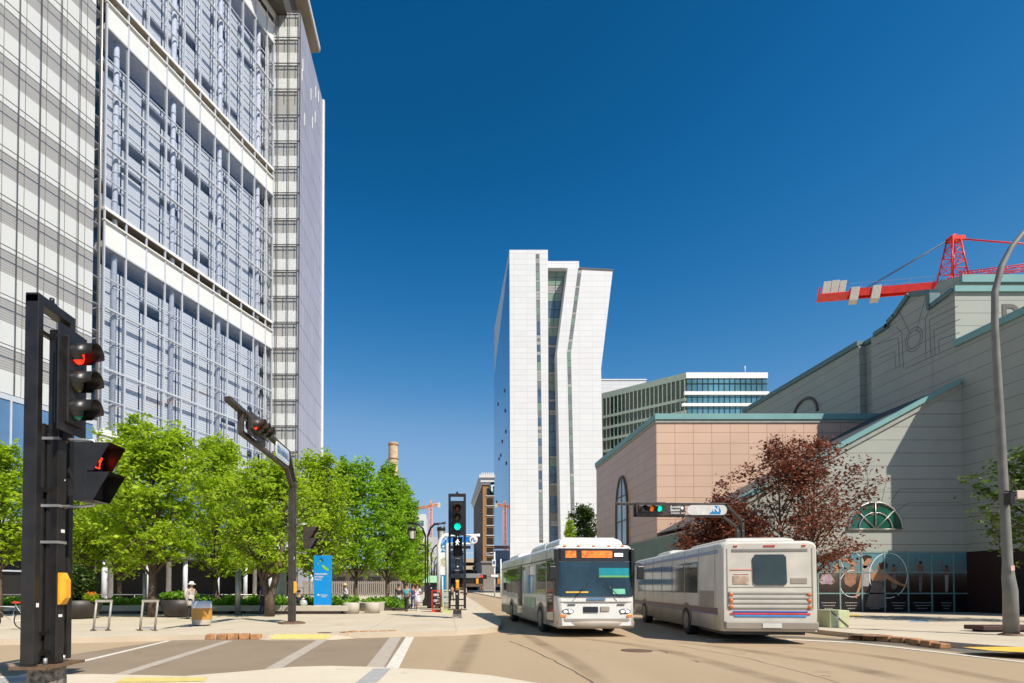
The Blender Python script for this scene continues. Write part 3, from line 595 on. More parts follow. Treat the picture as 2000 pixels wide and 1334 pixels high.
trace([(190, 320), (215, 318), (225, 362), (180, 366)], sk, 'printed_back', .026); trace([(190, 300), (212, 298), (214, 318), (190, 320)], M['film_hair'], 'printed_hair', .027)
trace([(475, 250), (503, 250), (506, 268), (480, 272)], M['film_hair'], 'printed_hair', .034)
def ring(cx, cy, rx, ry, a0, a1, wpx=1.3, nm='printed_numeral'):
    b = MB(); y = YG - .035; pts = [P(cx + rx * math.cos(math.radians(a)), cy - ry * math.sin(math.radians(a)), YG) for a in np.linspace(a0, a1, 40)]
    pts = [Vector((p.x, y, p.z)) for p in pts]; w_ = wpx * YG / F / 1.1
    for p, q in zip(pts, pts[1:]):
        d = (q - p).normalized(); nn = Vector((-d.z, 0, d.x)) * w_ / 2; b.add([p - nn, p + nn, q + nn, q - nn], [(0, 1, 2, 3)])
    b.build(nm, M['white'], mall)
ring(1664, 1098, 21, 18, -10, 215); ring(1664, 1140, 24, 26, 80, 320); ring(1734, 1124, 37, 44, 0, 290, 1.5); ring(1734, 1124, 37, 44, 300, 360, 1.5)
for px, wl_ in ((1577, 24), (1618, 28), (1662, 24), (1708, 30), (1755, 28), (1801, 34), (1848, 20)):
    c = MB()
    for k in range(3):
        ww = wl_ * (1, .85, .6)[k]; a = P(px - ww / 2, 1175 + 5.5 * k, YG); d = P(px + ww / 2, 1178 + 5.5 * k, YG)
        x = a.x; r_ = random.Random(px + k)
        while x < d.x: s_ = r_.uniform(.05, .12); c.box(x, min(x + s_, d.x), YG - .028, YG - .025, d.z, d.z + .045); x += s_ + .025
    c.build('printed_small_text', cl1, mall)
# side wall towards the camera
zn = PX(1900, 654, XM).z
MB().box(XM, XM + .4, 28.3, YG + .29, 3.67, zn).build('near_side_wall', M['mg_s'], mall)
MB().box(XM - .16, XM + .5, 28.2, YG + .3, zn - .25, zn + .15).build('near_wall_coping', M['teal'], mall)
MB().box(XM, XM + .4, 25.2, 28.298, 3.67, 11.2).build('low_side_wall', M['mg_s'], mall)
MB().box(XM - .1, XM + .5, 25.1, 28.198, 11.2, 11.5).build('low_wall_coping', M['teal'], mall)
MB().box(XM + .42, XM + 14, 25.2, YG, 0, 15.5 - 4).build('corner_body', M['green'], mall)
MB().box(XM + .1, XM + .5, 25.2, YG, 0, 3.66).build('entrance_wall', mat('dark_red_wall', (.035, .012, .01), .5), mall)
MB().box(XM + .02, XM + .098, 27.4, 30.3, 0, 2.7).build('dark_doors', M['dark'], mall)
# tall shaded wall with its stepped pediment
top = [(57, 0), (57, 19.45), (41.06, 19.45), (41.06, 0)]
MB().prism([(XM, y, z) for y, z in top], (.5, 0, 0)).build('far_side_wall', M['mg_s'], mall)
MB().box(XM + .5, XM + 1, 39.9, 41.05, 0, 19.3).build('wall_recess', M['mg_s'], mall)
ped = [(1709.5, 656), (1736.5, 638), (1736.5, 631), (1749, 619), (1778, 577), (1819, 573), (1820, 601), (1873, 563)]
pp = [PX(x, y, XM) for x, y in ped]; pp[-1].y = YG + .3
poly = [Vector((XM, pp[0].y, 0))] + pp + [Vector((XM, YG + .3, 0))]
b = MB()
pw = [Vector((XM, 41.0 - .001, pp[0].z))] + pp
pw = [Vector((XM, 39.9, pp[0].z))] + pp[1:]
for a, c in zip(pw, pw[1:]):
    if abs(a.y - c.y) > .06: b.add([(XM, a.y, 0), (XM, c.y, 0), (XM, c.y, c.z), (XM, a.y, a.z)], [(0, 1, 2, 3)]); b.add([(XM + .5, a.y, 0), (XM + .5, c.y, 0), (XM + .5, c.y, c.z), (XM + .5, a.y, a.z)], [(3, 2, 1, 0)])
b.build('pediment_wall', M['mg_s'], mall)
b = MB()
for a, c in zip(pp, pp[1:]):
    d = (c - a); L_ = d.length
    if L_ < .02: continue
    d.normalize(); nn = Vector((0, -d.z, d.y)); nn = nn if nn.z > 0 or (abs(nn.z) < .2 and nn.y > 0) else -nn
    b.obox(a, d, nn, (1, 0, 0), (-.02, L_ + .02), (-.05, .24), (-.16, .5))
b.obox((XM, 41.06, 19.45), (0, 1, 0), (0, 0, 1), (1, 0, 0), (0, 16), (-.1, .28), (-.16, .5)); b.obox((XM, 39.9, 19.45), (0, 1, 0), (0, 0, 1), (1, 0, 0), (0, 1.15), (-.1, .2), (.3, 1.0))
b.build('parapet_coping', mat('dark_teal_coping', (.10, .17, .18), .5), mall)
MB().box(XM + .002, XM + 20, YG + .3, YG + .6, zn - 1, pp[-1].z).build('upper_front_wall', M['mg_f'], mall)
MB().box(XM - .1, XM + 20, YG + .16, YG + .6, pp[-1].z - .1, pp[-1].z + .25).build('upper_front_coping', M['teal'], mall)
MB().box(XM + .51, XM + 20, YG + .62, 57, 0, 18.9).build('mall_body', M['green'], mall)
hb = [(36.7, 18), (36.7, PX(1886, 534, 34).z), (38.2, PX(1886, 534, 34).z + .6), (40.2, 21.2), (41.5, 18)]
MB().prism([(34, y, z) for y, z in hb], (16, 0, 0)).build('roof_lantern', M['mg_s'], mall)
zz = PX(1886, 534, 34).z
MB().box(33.95, 50.1, 36.5, 36.72, zz - .45, zz + .05).build('lantern_coping', M['teal'], mall)
text('P', 'raised_letter', 2.2, M['relief'], mall, face_to(Vector(P(1972, 622, YG + .28)) - Vector((24, 40, 0)), (1, 0, 0)), .01)
b = MB()
def wl_(pts, w=.035, X=XM - .004):
    for a, c in zip(pts, pts[1:]):
        a = PX(*a, XM); c = PX(*c, XM); d = (c - a).normalized(); nn = Vector((0, -d.z, d.y)); b.obox((X, a.y, a.z), d, (1, 0, 0), nn, (0, (c - a).length), (-.003, .003), (-w / 2, w / 2))
def z1p(x, y): return (x, y)
c_ = PX(1785, 663, XM)
for rr in (.50, .66): 
    pr = [Vector((XM - .004, c_.y + rr * math.cos(a) * 1.0, c_.z + rr * 1.15 * math.sin(a))) for a in np.linspace(0, 2 * math.pi, 33)]
    for a, d_ in zip(pr, pr[1:]): d = (d_ - a).normalized(); b.obox(a, d, (1, 0, 0), (0, -d.z, d.y), (0, (d_ - a).length), (-.003, .003), (-.02, .02))
Zs = lambda px, py: (1560 + px / 4.447, 420 + py / 4.447)
for pl in [[(875, 840), (970, 1035)], [(1105, 705), (1020, 1015)], [(845, 970), (895, 1020), (910, 1330)], [(1150, 800), (1100, 900), (1105, 1250)], [(670, 1125), (862, 1065), (880, 1330)], [(700, 1245), (832, 1185), (845, 1330)],
           [(1385, 790), (1135, 910), (1150, 1235)], [(1400, 905), (1175, 1000), (1185, 1215)], [(1400, 1020), (1215, 1085), (1222, 1195)], [(930, 1333), (1400, 1120)]]: wl_([Zs(*p) for p in pl])
b.build('wall_relief_lines', M['relief'], mall)
fc = PX(1573, 800, XM)
b = MB(); b.tube([Vector((XM - .06, fc.y + 1.6 * math.cos(a), fc.z - .6 + 1.5 * math.sin(a))) for a in np.linspace(0, math.pi, 17)], .12, 6); b.build('round_window_arch', M['dline'], mall)

# ------------------------------------------------------------------ white angular tower
M['wt'] = panels('white_tower_panels', (.68, .68, .68), (.50, .50, .51), 1.5, 0, .10, (1, 0), 3.5, 1.2, .06, .45, .02, .4, 0, .05)
M['wg'] = mat('tower_blue_glass', (.10, .19, .30), .06, .1, .3, .08, .9)
M['wgm'] = mat('tower_mirror_glass', (.25, .36, .48), .02, .75, .12, .05, .9)
YT = 150.0
tw = thing('angular_tower', 'tall white tower with a leaning right slab and mirrored left side above the buses', 'tower', (30, 160, 0))
q = lambda x, y, Y=YT: P(x, y, Y)
a, c = q(995, 488), q(1070, 488); x0, x1 = a.x, c.x; zt1 = a.z
MB().box(x0 + .01, x1, YT, YT + 46, 0, zt1).build('left_slab', M['wt'], tw)
MB().prism([(x0 - .15, YT + .8, 0), (x0 - .15, YT + 46, 0), (x0 - .15, YT + 46, 75.5), (x0 - .15, YT + 20, 84), (x0 - .15, YT + 4, zt1 - 3), (x0 - .15, YT + .8, zt1 - 3)], (.14, 0, 0)).build('mirrored_side', M['wgm'], tw)
r_ = random.Random(3)
for px, py in [(973, 791), (987, 804), (988, 845), (981, 864), (978, 891), (975, 898), (989, 907), (970, 982), (986, 765)]:
    v = PX(px, py, x0 - .15); MB().obox(v, (0, 1, 0), (0, 0, 1), (-.25, 0, -.2), (0, .6), (0, .9), (0, 1)).build('open_casement', M['bluewall'], tw)
wins = [mat('strip_glass_blue', (.07, .12, .18), .08, 0, .3, .3, .9), mat('strip_glass_grey', (.20, .21, .21), .15, 0, .2, .3, .8), mat('strip_glass_pale', (.36, .36, .34), .3), mat('strip_glass_green', (.20, .28, .22), .2)]
def strip_windows(fL, fR, ytop, ybot, Y, dep, pat):
    """stack of windows between two pixel edges"""
    y = ytop; r = random.Random(int(ytop * 3 + ybot))
    while y < ybot:
        h = r.choice([5, 7, 13, 16]) ; y2 = min(y + h, ybot); m_ = wins[pat[r.randrange(len(pat))]] if h > 8 else wins[r.choice([1, 2, 2])]
        A_, B_, C_, D_ = P(fL(y), y, Y), P(fR(y), y, Y), P(fR(y2 - .8), y2 - .8, Y), P(fL(y2 - .8), y2 - .8, Y)
        MB().prism([A_, B_, C_, D_], (0, dep, 0)).build('window', m_, tw); y = y2
lin = lambda xa, ya, xb, yb: (lambda y: xa + (xb - xa) * (y - ya) / (yb - ya))
bk = MB().prism([q(1046.2, 496, YT - .01), q(1053.5, 496, YT - .01), q(1061, 1060, YT - .01), q(1053.4, 1060, YT - .01)], (0, .009, 0)); bk.build('strip_recess', M['dline'], tw)
strip_windows(lin(1046.5, 496, 1053.6, 1060), lin(1053, 496, 1060.5, 1060), 498, 1055, YT - .05, .03, [0, 0, 1, 1, 3])
# recessed glazing and penthouse
xr0, xr1 = q(1069, 600).x, q(1134, 600).x
MB().box(xr0, xr1, YT + 4, YT + 40, 0, P(1100, 526, YT + 4).z).build('recess_wall', mat('recess_grey', (.22, .21, .19), .6), tw)
MB().box(xr0, q(1131, 510, YT + 2).x, YT + 2, YT + 38, P(1100, 523, YT + 2).z, P(1100, 510, YT + 2).z).build('penthouse', M['wt'], tw)
sl2 = lambda y: 1109 + (1088 - 1109) * (y - 522) / 168 if y < 690 else 1088 + (y - 690) * 7 / 370
y = 526; r_ = random.Random(6)
while y < 1050:
    h = r_.choice([5, 16, 16]); y2 = y + h; m_ = wins[r_.choice([0, 0, 0, 3] if y > 560 else [3, 3, 2])] if h > 8 else wins[2]
    if not (945 < y < 968 or 990 < y < 1008):
        L_, R_ = (1070 + (y - 526) * .012), sl2(y) - (2 if y > 700 else 4); L2 = (1070 + (y2 - 526) * .012); R2 = sl2(y2) - (2 if y2 > 700 else 4)
        k = 2 if R_ - L_ > 14 else 1
        for j in range(k):
            a0, a1 = j / k, (j + 1) / k - .04
            MB().prism([P(L_ + (R_ - L_) * a0, y, YT + 3.7), P(L_ + (R_ - L_) * a1, y, YT + 3.7), P(L2 + (R2 - L2) * a1, y2 - .8, YT + 3.7), P(L2 + (R2 - L2) * a0, y2 - .8, YT + 3.7)], (0, .2, 0)).build('recess_window', m_, tw)
    y = y2
sl = [q(1109, 522), q(1197, 527.5), q(1174, 720), q(1177, 905), q(1181, 1130), q(1097, 1130), q(1088, 690)]
MB().prism(sl, (0, 36, 0)).build('leaning_slab', M['wt'], tw)
kink = lambda dx: (lambda y: (1129.5 + dx + (1108 - 1129.5) * (y - 526) / 164) if y < 690 else 1108 + dx + (y - 690) * 8 / 330)
strip_windows(kink(0), kink(6.5), 528, 1030, YT - .05, .03, [0, 1, 1, 1, 3])
MB().prism([q(1129, 526, YT - .01), q(1136.5, 526, YT - .01), q(1115, 690, YT - .01), q(1123, 1030, YT - .01), q(1115.5, 1030, YT - .01), q(1107.6, 690, YT - .01)], (0, .009, 0)).build('strip_recess', M['dline'], tw)
MB().prism([q(1131, 522, YT - .2), q(1198, 526, YT - .2), q(1198, 527.6, YT - .2), q(1130, 524, YT - .2)], (0, 36, 0)).build('slab_coping', M['dline'], tw)

# ------------------------------------------------------------------ glass office block behind
ob = thing('glass_office_block', 'green glass office block with white roof edge behind the pink mall wall', 'office block', (77, 180, 0))
c0 = P(1340, 728, 180); UA = Vector((-1.107, 1, 0)).normalized(); Rx = P(1498, 728, 180).x; zt = c0.z
def ub(b, s0, s1, z0, z1, d0, d1): return b.obox((c0.x, c0.y, 0), UA, Vector((-UA.y, UA.x, 0)) * -1, ZU, (s0, s1), (d0, d1), (z0, z1))
nrm = Vector((-1, -1.107, 0)).normalized()
def ub(b, s0, s1, z0, z1, d0, d1): return b.obox((c0.x, c0.y, 0), UA, nrm, ZU, (s0, s1), (d0, d1), (z0, z1))
gd = mat('dark_green_office_glass', (.022, .05, .03), .06, 0, .6, .9, .9); gt = mat('teal_office_glass', (.10, .24, .30), .05, .2, .4, .12, .9); fg = mat('pale_green_frame', (.42, .50, .40), .5)
MB().box(c0.x, Rx, 180, 215, 0, zt - .8).build('right_body', gt, ob); b = MB(); ub(b, 0, 42, 0, zt - .6, -20, 0); b.build('left_body', M['dline'], ob)
fl = [P(1340, y, 180).z for y in (739, 765.5, 772, 788.5, 794, 811, 816, 833, 838, 855)]
b = MB().box(c0.x - .1, Rx + .1, 179.7, 180.2, fl[0], zt)
for k in (1, 3, 5, 7): b.box(c0.x - .8 * (k + 1) / 2, Rx + .3, 179.4, 180.2, fl[k + 1], fl[k])
b.build('white_bands', M['white'], ob)
b = MB()
for k in range(15): x = c0.x + (Rx - c0.x) * k / 15; b.box(x, x + .18, 179.85, 179.98, fl[-1], fl[0])
b.box(c0.x, Rx, 179.85, 179.98, P(1340, 750, 180).z, P(1340, 750, 180).z + .25); b.build('mullions', gd, ob)
zl = [zt - 2.1, zt - 8.2, zt - 12.2, zt - 16.3, zt - 20.4, zt - 24.5, zt - 28.6]
b = MB(); ub(b, -.1, 42, zt - 2.0, zt, 0, .3)
for z in zl[1:]: ub(b, 0, 42, z - .9, z, 0, .5)
for k in range(30): ub(b, .3 + k * 1.42, .55 + k * 1.42, zl[-1], zt - 2, 0, .35)
b.build('concrete_frame', fg, ob); cnt = 0
for z, zz_ in zip([zt - 2.0] + [z - .9 for z in zl[1:]], zl[1:]):
    for k in range(18):
        if cnt < 100: b = MB(); ub(b, .56 + k * 1.42, 1.71 + k * 1.42, zz_ + .02, z - .02, .02, .08); b.build('window', gd, ob); cnt += 1
MB().tube([(Rx - 6, 182, zt), (Rx - 6, 182, zt + 3)], .12, 6).build('roof_mast', M['white'], ob)
wa = P(1176, 743, 215); wb = P(1262, 743, 215)
MB().box(wa.x - 6, wb.x, 215, 235, 0, wa.z).box(wa.x - 6.2, wb.x + .2, 214.8, 235, wa.z + .003, wa.z + .5).build('white_penthouse', M['wt'], ob)

# ------------------------------------------------------------------ brown corner building and the end of the street
bb_ = thing('brown_brick_building', 'brown brick corner building with white cornice beyond the far traffic light', 'building', (16, 230, 0))
c1 = P(943, 927, 230); zt = c1.z; xb = c1.x
brk = mat('tan_brick', (.36, .19, .07), .8, 0, .15, 2); brd = mat('brown_brick', (.13, .075, .04), .8, 0, .15, 2)
MB().box(xb, 60, 230, 300, 0, zt - 4).build('brick_body', brk, bb_)
MB().box(xb - .12, xb, 229.9, 300, 12, zt - 4).build('side_wall', brd, bb_)
b = MB().box(xb - 1.6, 60, 228.4, 301, zt - 1.5, zt - .3).box(xb - 1.0, 60, 229, 300.5, zt - 3.2, zt - 1.51).box(xb - .4, 60, 229.5, 300.3, zt - 4.1, zt - 3.21)
for k in range(40): b.box(xb - 1.3, xb - .9, 231 + k * 1.7, 231.7 + k * 1.7, zt - 2.4, zt - 1.52)
for k in range(8): b.box(xb - .6 + k * .9, xb - .1 + k * .9, 228.6, 229, zt - .3, zt + .6)
b.build('cornice', M['offwhite'], bb_)
for k in range(8):
    z = zt - 8.5 - 4.05 * k
    for j in range(2): MB().box(xb + 1.6 + j * 3.0, xb + 4.2 + j * 3.0, 229.85, 229.98, z, z + 2.9).build('window', M['dark'], bb_)
    MB().box(xb + 1.3, xb + 7.6, 229.7, 229.98, z - .45, z - .1).build('window_sill', M['slab'], bb_)
    for j in range(8): 
        f = MB().box(xb - .2, xb - .125, 233 + j * 8.3, 236.5 + j * 8.3, z, z + 2.7).build('window', M['slab'], bb_)
        MB().box(xb - .24, xb - .202, 233.3 + j * 8.3, 236.2 + j * 8.3, z + .1, z + 2.5).build('pane', M['dark'], f)
MB().box(xb - .5, 60, 229.5, 300.2, 0, 11.5).box(xb - .9, 60, 229, 300.4, 11.5, 12.3).build('stone_base', mat('grey_stone_base', (.24, .22, .20), .8), bb_)
zr_ = P(962, 952, 230); text('m', 'round_logo_letter', 5.5, M['white'], bb_, face_to((zr_.x - 16 + 1.2, -.9, zr_.z), (1, 0, 0)), .1)
MB().prism([Vector((zr_.x + 1.2 + 2.6 * math.cos(a), 229.5, zr_.z + 2.6 * math.sin(a))) for a in np.linspace(0, 2 * math.pi, 25)[:-1]], (0, .2, 0)).build('round_logo_sign', mat('teal_sign', (.02, .22, .24), .5), bb_)

pk = thing('parking_garage', 'cream parking garage with open decks behind the far traffic light', 'parking garage', (8, 330, 0))
za = P(920, 1090, 330).z
for k in range(5): MB().box(-2, 22, 330 + .1 * k, 350, za - .3 - k * 4.2 - 2.2, za - .3 - k * 4.2).build('deck', mat('cream_deck', (.58, .46, .32), .7), pk)
MB().box(-1.5, 21.5, 333, 349, 0, za - .5).build('dark_interior', M['dark'], pk)
b = MB(); 
for k in range(18): b.box(-2 + k * 1.4, -1.9 + k * 1.4, 330.2, 330.3, za - .3, za + 3)
b.box(-2, 22, 330.2, 330.3, za + 3, za + 3.2); b.build('roof_fence', M['white'], pk)
sk_ = thing('skywalk', 'grey enclosed skywalk bridge crossing the far end of the street', 'skywalk', (8, 225, 0))
z_a, z_b = P(920, 1140, 225).z, P(920, 1120, 225).z
MB().box(1, 15.5, 225, 229, z_b - 1.8, z_b).build('roof_band', mat('grey_metal', (.25, .25, .26), .6), sk_)
MB().box(1, 15.5, 225.3, 229, z_a, z_b - 1.8).build('glazing', M['dark'], sk_); MB().box(.5, 15.6, 224.8, 229.2, z_a - 1.2, z_a).build('floor_beam', mat('brown_beam', (.14, .10, .08), .6), sk_)
for x in (1.2, 12.6): MB().box(x, x + 1.0, 224.6, 224.79, z_a, z_b - 2.0).build('yellow_banner', M['orange'], sk_)
e_ = thing('street_end_building', 'dark shopfront building closing the far end of the street', 'building', (8, 260, 0))
MB().box(-6, 15.8, 262, 270, 0, 9).build('wall', mat('dark_brown_wall', (.05, .04, .035), .7), e_)
for k in range(6): MB().box(-4 + k * 3.4, -1.6 + k * 3.4, 261.8, 261.99, .2, 3.2).build('shop_window', M['dark'], e_)
MB().box(-6, 15.8, 261.6, 262, 3.6, 4.2).build('fascia', M['galv'], e_)
fw = thing('white_office_building', 'distant white building with ribbon windows behind the double lamp posts', 'building', (-16, 300, 0))
a = P(800, 1004, 300); c = P(832, 1004, 300)
MB().box(a.x - 12, c.x, 300, 330, 0, a.z).build('wall', M['offwhite'], fw)
for k in range(6): z = a.z - 3.5 - k * 6.3; MB().box(a.x - 9, c.x - 1.2, 299.8, 299.99, z - 2.6, z).build('window', M['bluewall'], fw)
MB().box(c.x, c.x + 6, 302, 330, 0, a.z - 12).build('lower_wing', mat('pale_wall', (.5, .5, .5), .7), fw)
pbk = thing('pale_street_building', 'pale blue-grey building seen through the blue bus stop frame', 'building', (2, 280, 0))
a = P(862, 1060, 280); c = P(936, 1060, 280)
MB().box(a.x, P(905, 1060, 280).x, 280, 300, 0, P(880, 1075, 280).z).build('wall', mat('bluegrey_wall', (.40, .46, .52), .6), pbk)
MB().box(a.x, P(919, 1060, 280).x, 279, 279.9, P(880, 1072, 280).z, P(880, 1066, 280).z).build('orange_fascia', mat('faded_orange', (.5, .25, .15), .6), pbk)
for k in range(5): z = P(880, 1075, 280).z - 4.5 - 4 * k; MB().box(a.x + 1, P(904, 1060, 280).x, 279.8, 279.99, z - 1.8, z).build('window', M['bluewall'], pbk)

# brick chimney
v = P(768, 865, 200); ch = thing('brick_chimney', 'tall round tan brick chimney rising behind the plaza trees', 'chimney', (v.x, 200, 0))
m = mat('chimney_brick', (.62, .43, .25), .85, 0, .18, .8, .2, 0, 0, (.74, .55, .34))
MB().lathe((v.x, 200, 0), [(2.3, 0), (1.66, v.z - 1.2)], 28).lathe((v.x, 200, 0), [(1.66, v.z - 1.2), (1.8, v.z - 1.1)], 28).lathe((v.x, 200, 0), [(1.8, v.z - 1.1), (1.8, v.z)], 28).lathe((v.x, 200, 0), [(1.8, v.z), (1.4, v.z)], 28).lathe((v.x, 200, 0), [(1.4, v.z), (1.4, v.z - 3)], 28).build('shaft', m, ch)
b = MB()
for z in (v.z - .9, v.z - 6, v.z - 11): b.lathe((v.x, 200, 0), [(1.83, z), (1.9, z + .05), (1.9, z + .25), (1.83, z + .3)], 28)
b.build('band', mat('rust_band', (.3, .14, .06), .7), ch)

# cranes
def lattice(b, p0, p1, w0, w1, n, r, up=Vector((0, 0, 1))):
    p0, p1 = Vector(p0), Vector(p1); d = (p1 - p0).normalized(); a = d.cross(up).normalized() if abs(d.dot(up)) < .95 else Vector((1, 0, 0)); c = d.cross(a).normalized()
    cor = lambda t_, i: p0.lerp(p1, t_) + a * ((w0 + (w1 - w0) * t_) / 2 * (1 if i in (0, 1) else -1)) + c * ((w0 + (w1 - w0) * t_) / 2 * (1 if i in (1, 2) else -1))
    for i in range(4): b.tube([cor(0, i), cor(1, i)], r, 5)
    for k in range(n):
        t0, t1 = k / n, (k + 1) / n
        for i in range(4): j = (i + 1) % 4; b.tube([cor(t0, i), cor(t1, j)] if k % 2 else [cor(t0, j), cor(t1, i)], r * .55, 4); b.tube([cor(t1, i), cor(t1, j)], r * .5, 4)
M['red'] = mat('crane_red', (.75, .03, .015), .4, 0, .15, 1); M['cwt'] = mat('counterweight_concrete', (.62, .56, .46), .7)
YC = 120.0; m0 = P(1860, 545, YC)
cr = thing('tower_crane', 'red tower crane with grey counterweights above the mall roof', 'crane', (m0.x, YC, 0))
b = MB(); lattice(b, (m0.x, YC, 0), m0, 2.0, 2.0, 30, .13); b.build('mast', M['red'], cr)
ap = P(1862, 463, YC); b = MB(); lattice(b, (m0.x, YC, m0.z), (ap.x, YC, ap.z - .8), 3.6, 1.6, 5, .16); b.box(ap.x - 1.0, ap.x + 1.8, YC - .9, YC + .9, ap.z - .9, ap.z - .1); b.tube([(ap.x - .6, YC, ap.z), (ap.x + .5, YC, ap.z + .5)], .3, 6); b.build('apex_frame', M['red'], cr)
cj0 = Vector((m0.x, YC, m0.z - 1)); cj1 = P(1597, 576, 132)
ud = (cj1 - cj0); CL = ud.length; ud.normalize(); vd = ud.cross(ZU).normalized(); wd_ = vd.cross(ud).normalized()
b = MB().obox(cj0, ud, vd, wd_, (0, CL - 6), (-1.0, -.7), (-1.3, .3)).obox(cj0, ud, vd, wd_, (0, CL - 6), (.7, 1.0), (-1.3, .3)).obox(cj0, ud, vd, wd_, (0, CL - 6), (-.698, .698), (-.5, -.4)).obox(cj0, ud, vd, wd_, (CL - 6, CL), (-1.8, 1.8), (-1.0, -.6)).obox(cj0, ud, vd, wd_, (CL - .4, CL), (-1.9, 1.9), (-.998, .9))
b.build('counter_jib', M['red'], cr)
b = MB()
for k in range(5): b.obox(cj0, ud, vd, wd_, (3 + k * 4.4, 3.08 + k * 4.4), (.9, 1.0), (.3, 1.6)).obox(cj0, ud, vd, wd_, (3 + k * 4.4, 3.08 + k * 4.4), (-1.0, -.9), (.3, 1.6))
b.obox(cj0, ud, vd, wd_, (2, CL - 6), (.93, .97), (1.5, 1.56)).obox(cj0, ud, vd, wd_, (2, CL - 6), (-.97, -.93), (1.5, 1.56)).build('handrail', M['galv'], cr)
for s0, s1, z0_, z1_ in ((CL - 2.3, CL - .8, -.55, 2.4), (CL - 3.9, CL - 2.4, -.55, 2.5), (CL - 5.3, CL - 4.0, -.55, 2.3)): MB().obox(cj0, ud, vd, wd_, (s0, s1), (-1.3, 1.3), (z0_, z1_)).build('counterweight', M['cwt'], cr, bevel=.05)
for s0 in (CL - 8, CL - 12): MB().obox(cj0, ud, vd, wd_, (s0, s0 + 1.6), (-1.2, 1.2), (-2.4, .6)).build('counterweight', M['cwt'], cr, bevel=.05)
MB().tube([Vector((ap.x - .5, YC, ap.z - .3)), cj0 + ud * (CL - 9) + wd_ * .6], .08, 5).tube([Vector((ap.x - .5, YC + .6, ap.z - .3)), cj0 + ud * (CL - 9) + wd_ * .6 + vd], .08, 5).build('tie_cable', M['dline'], cr)
jb = P(2100, 510, 113); b = MB(); lattice(b, (m0.x + 1, YC, m0.z + .6), jb, 1.1, 1.0, 14, .10); b.build('jib', M['red'], cr)
MB().tube([(ap.x + 1.5, YC, ap.z - .4), P(2100, 484, 113)], .16, 6).build('jib_tie', M['red'], cr)
g = P(1700, 563, 125); text('CEDA', 'crane_lettering', 1.0, M['white'], cr, face_to(cj0 + ud * 11.5 + vd * (-1.02 if vd.y > 0 else 1.02) - Vector((m0.x, YC, 0)) - wd_ * .3, -ud), .01) if False else None
# distant orange crane
v = P(841, 990, 420); oc = thing('distant_crane', 'small orange tower crane on the skyline above the lamp posts', 'crane', (v.x, 420, 0))
M['ocr'] = mat('crane_orange', (.70, .28, .14), .6)
b = MB(); lattice(b, (v.x, 420, 0), (v.x, 420, v.z), 2.2, 2.2, 24, .35); b.build('mast', M['ocr'], oc)
b = MB(); lattice(b, (v.x, 420, v.z), P(841, 978, 420), 2.0, .6, 3, .3); b.build('apex', M['ocr'], oc)
b = MB(); lattice(b, P(812, 994, 420), P(858, 985, 420), 1.4, 1.4, 12, .3); b.build('jib', M['ocr'], oc)
w_ = P(857, 986, 420); MB().box(w_.x - .8, w_.x + 1.2, 419, 421, w_.z - 2.2, w_.z + 1.6).build('counterweight', M['cwt'], oc)

m, n, l, b_ = mk('tyre_track_film'); out = n['Material Output']; b_.inputs['Base Color'].default_value = (.16, .11, .06, 1); b_.inputs['Roughness'].default_value = .9
tr = n.new('ShaderNodeBsdfTransparent'); ms = n.new('ShaderNodeMixShader'); g = n.new('ShaderNodeNewGeometry'); tx = n.new('ShaderNodeTexNoise'); tx.inputs['Scale'].default_value = .9; tx.inputs['Detail'].default_value = 11
l.new(g.outputs['Position'], tx.inputs['Vector']); at = n.new('ShaderNodeAttribute'); at.attribute_name = 'edge'
f = math_n(n, l, 'MULTIPLY', math_n(n, l, 'MULTIPLY', math_n(n, l, 'MAXIMUM', math_n(n, l, 'SUBTRACT', tx.outputs['Fac'], .18), 0.0), .55), at.outputs['Fac'])
l.new(f, ms.inputs[0]); l.new(tr.outputs[0], ms.inputs[1]); l.new(b_.outputs[0], ms.inputs[2]); l.new(ms.outputs[0], out.inputs[0]); trk = m
def track(pts, wd, z):
    g = [Vector((*gxy(x, y), z)) for x, y in pts]; fine = []
    for i in range(len(g) - 1):
        p0, p1, p2, p3 = g[max(i - 1, 0)], g[i], g[i + 1], g[min(i + 2, len(g) - 1)]
        for k in range(8):
            t_ = k / 8; fine.append(.5 * ((2 * p1) + (p2 - p0) * t_ + (2 * p0 - 5 * p1 + 4 * p2 - p3) * t_ ** 2 + (3 * p1 - p0 - 3 * p2 + p3) * t_ ** 3))
    fine.append(g[-1]); vs = []; N = len(fine); wts = []
    for i, q_ in enumerate(fine):
        d = (fine[min(i + 1, N - 1)] - fine[max(i - 1, 0)]).normalized(); nn = Vector((-d.y, d.x, 0)); e_ = min(1, i / 4, (N - 1 - i) / 4)
        for o_, ww in ((-1, 0), (-.4, 1), (.4, 1), (1, 0)): vs.append(q_ + nn * wd * o_); wts.append(ww * e_)
    o = MB().add(vs, [(4 * i + j, 4 * i + j + 1, 4 * i + j + 5, 4 * i + j + 4) for i in range(N - 1) for j in range(3)]).build('tyre_track', trk, None, kind='structure')
    a = o.data.attributes.new('edge', 'FLOAT', 'POINT'); a.data.foreach_set('value', wts)
track([(1030, 1236), (1210, 1256), (1330, 1278), (1480, 1318), (1580, 1345)], .30, .003)
track([(1300, 1252), (1440, 1268), (1620, 1296), (1800, 1335)], .34, .0035)
track([(1500, 1258), (1700, 1280), (1900, 1318), (2060, 1350)], .30, .0025)
track([(870, 1340), (905, 1290), (925, 1250), (938, 1215), (940, 1190)], .28, .003)
track([(1180, 1342), (1120, 1290), (1060, 1258), (1010, 1230)], .25, .002)

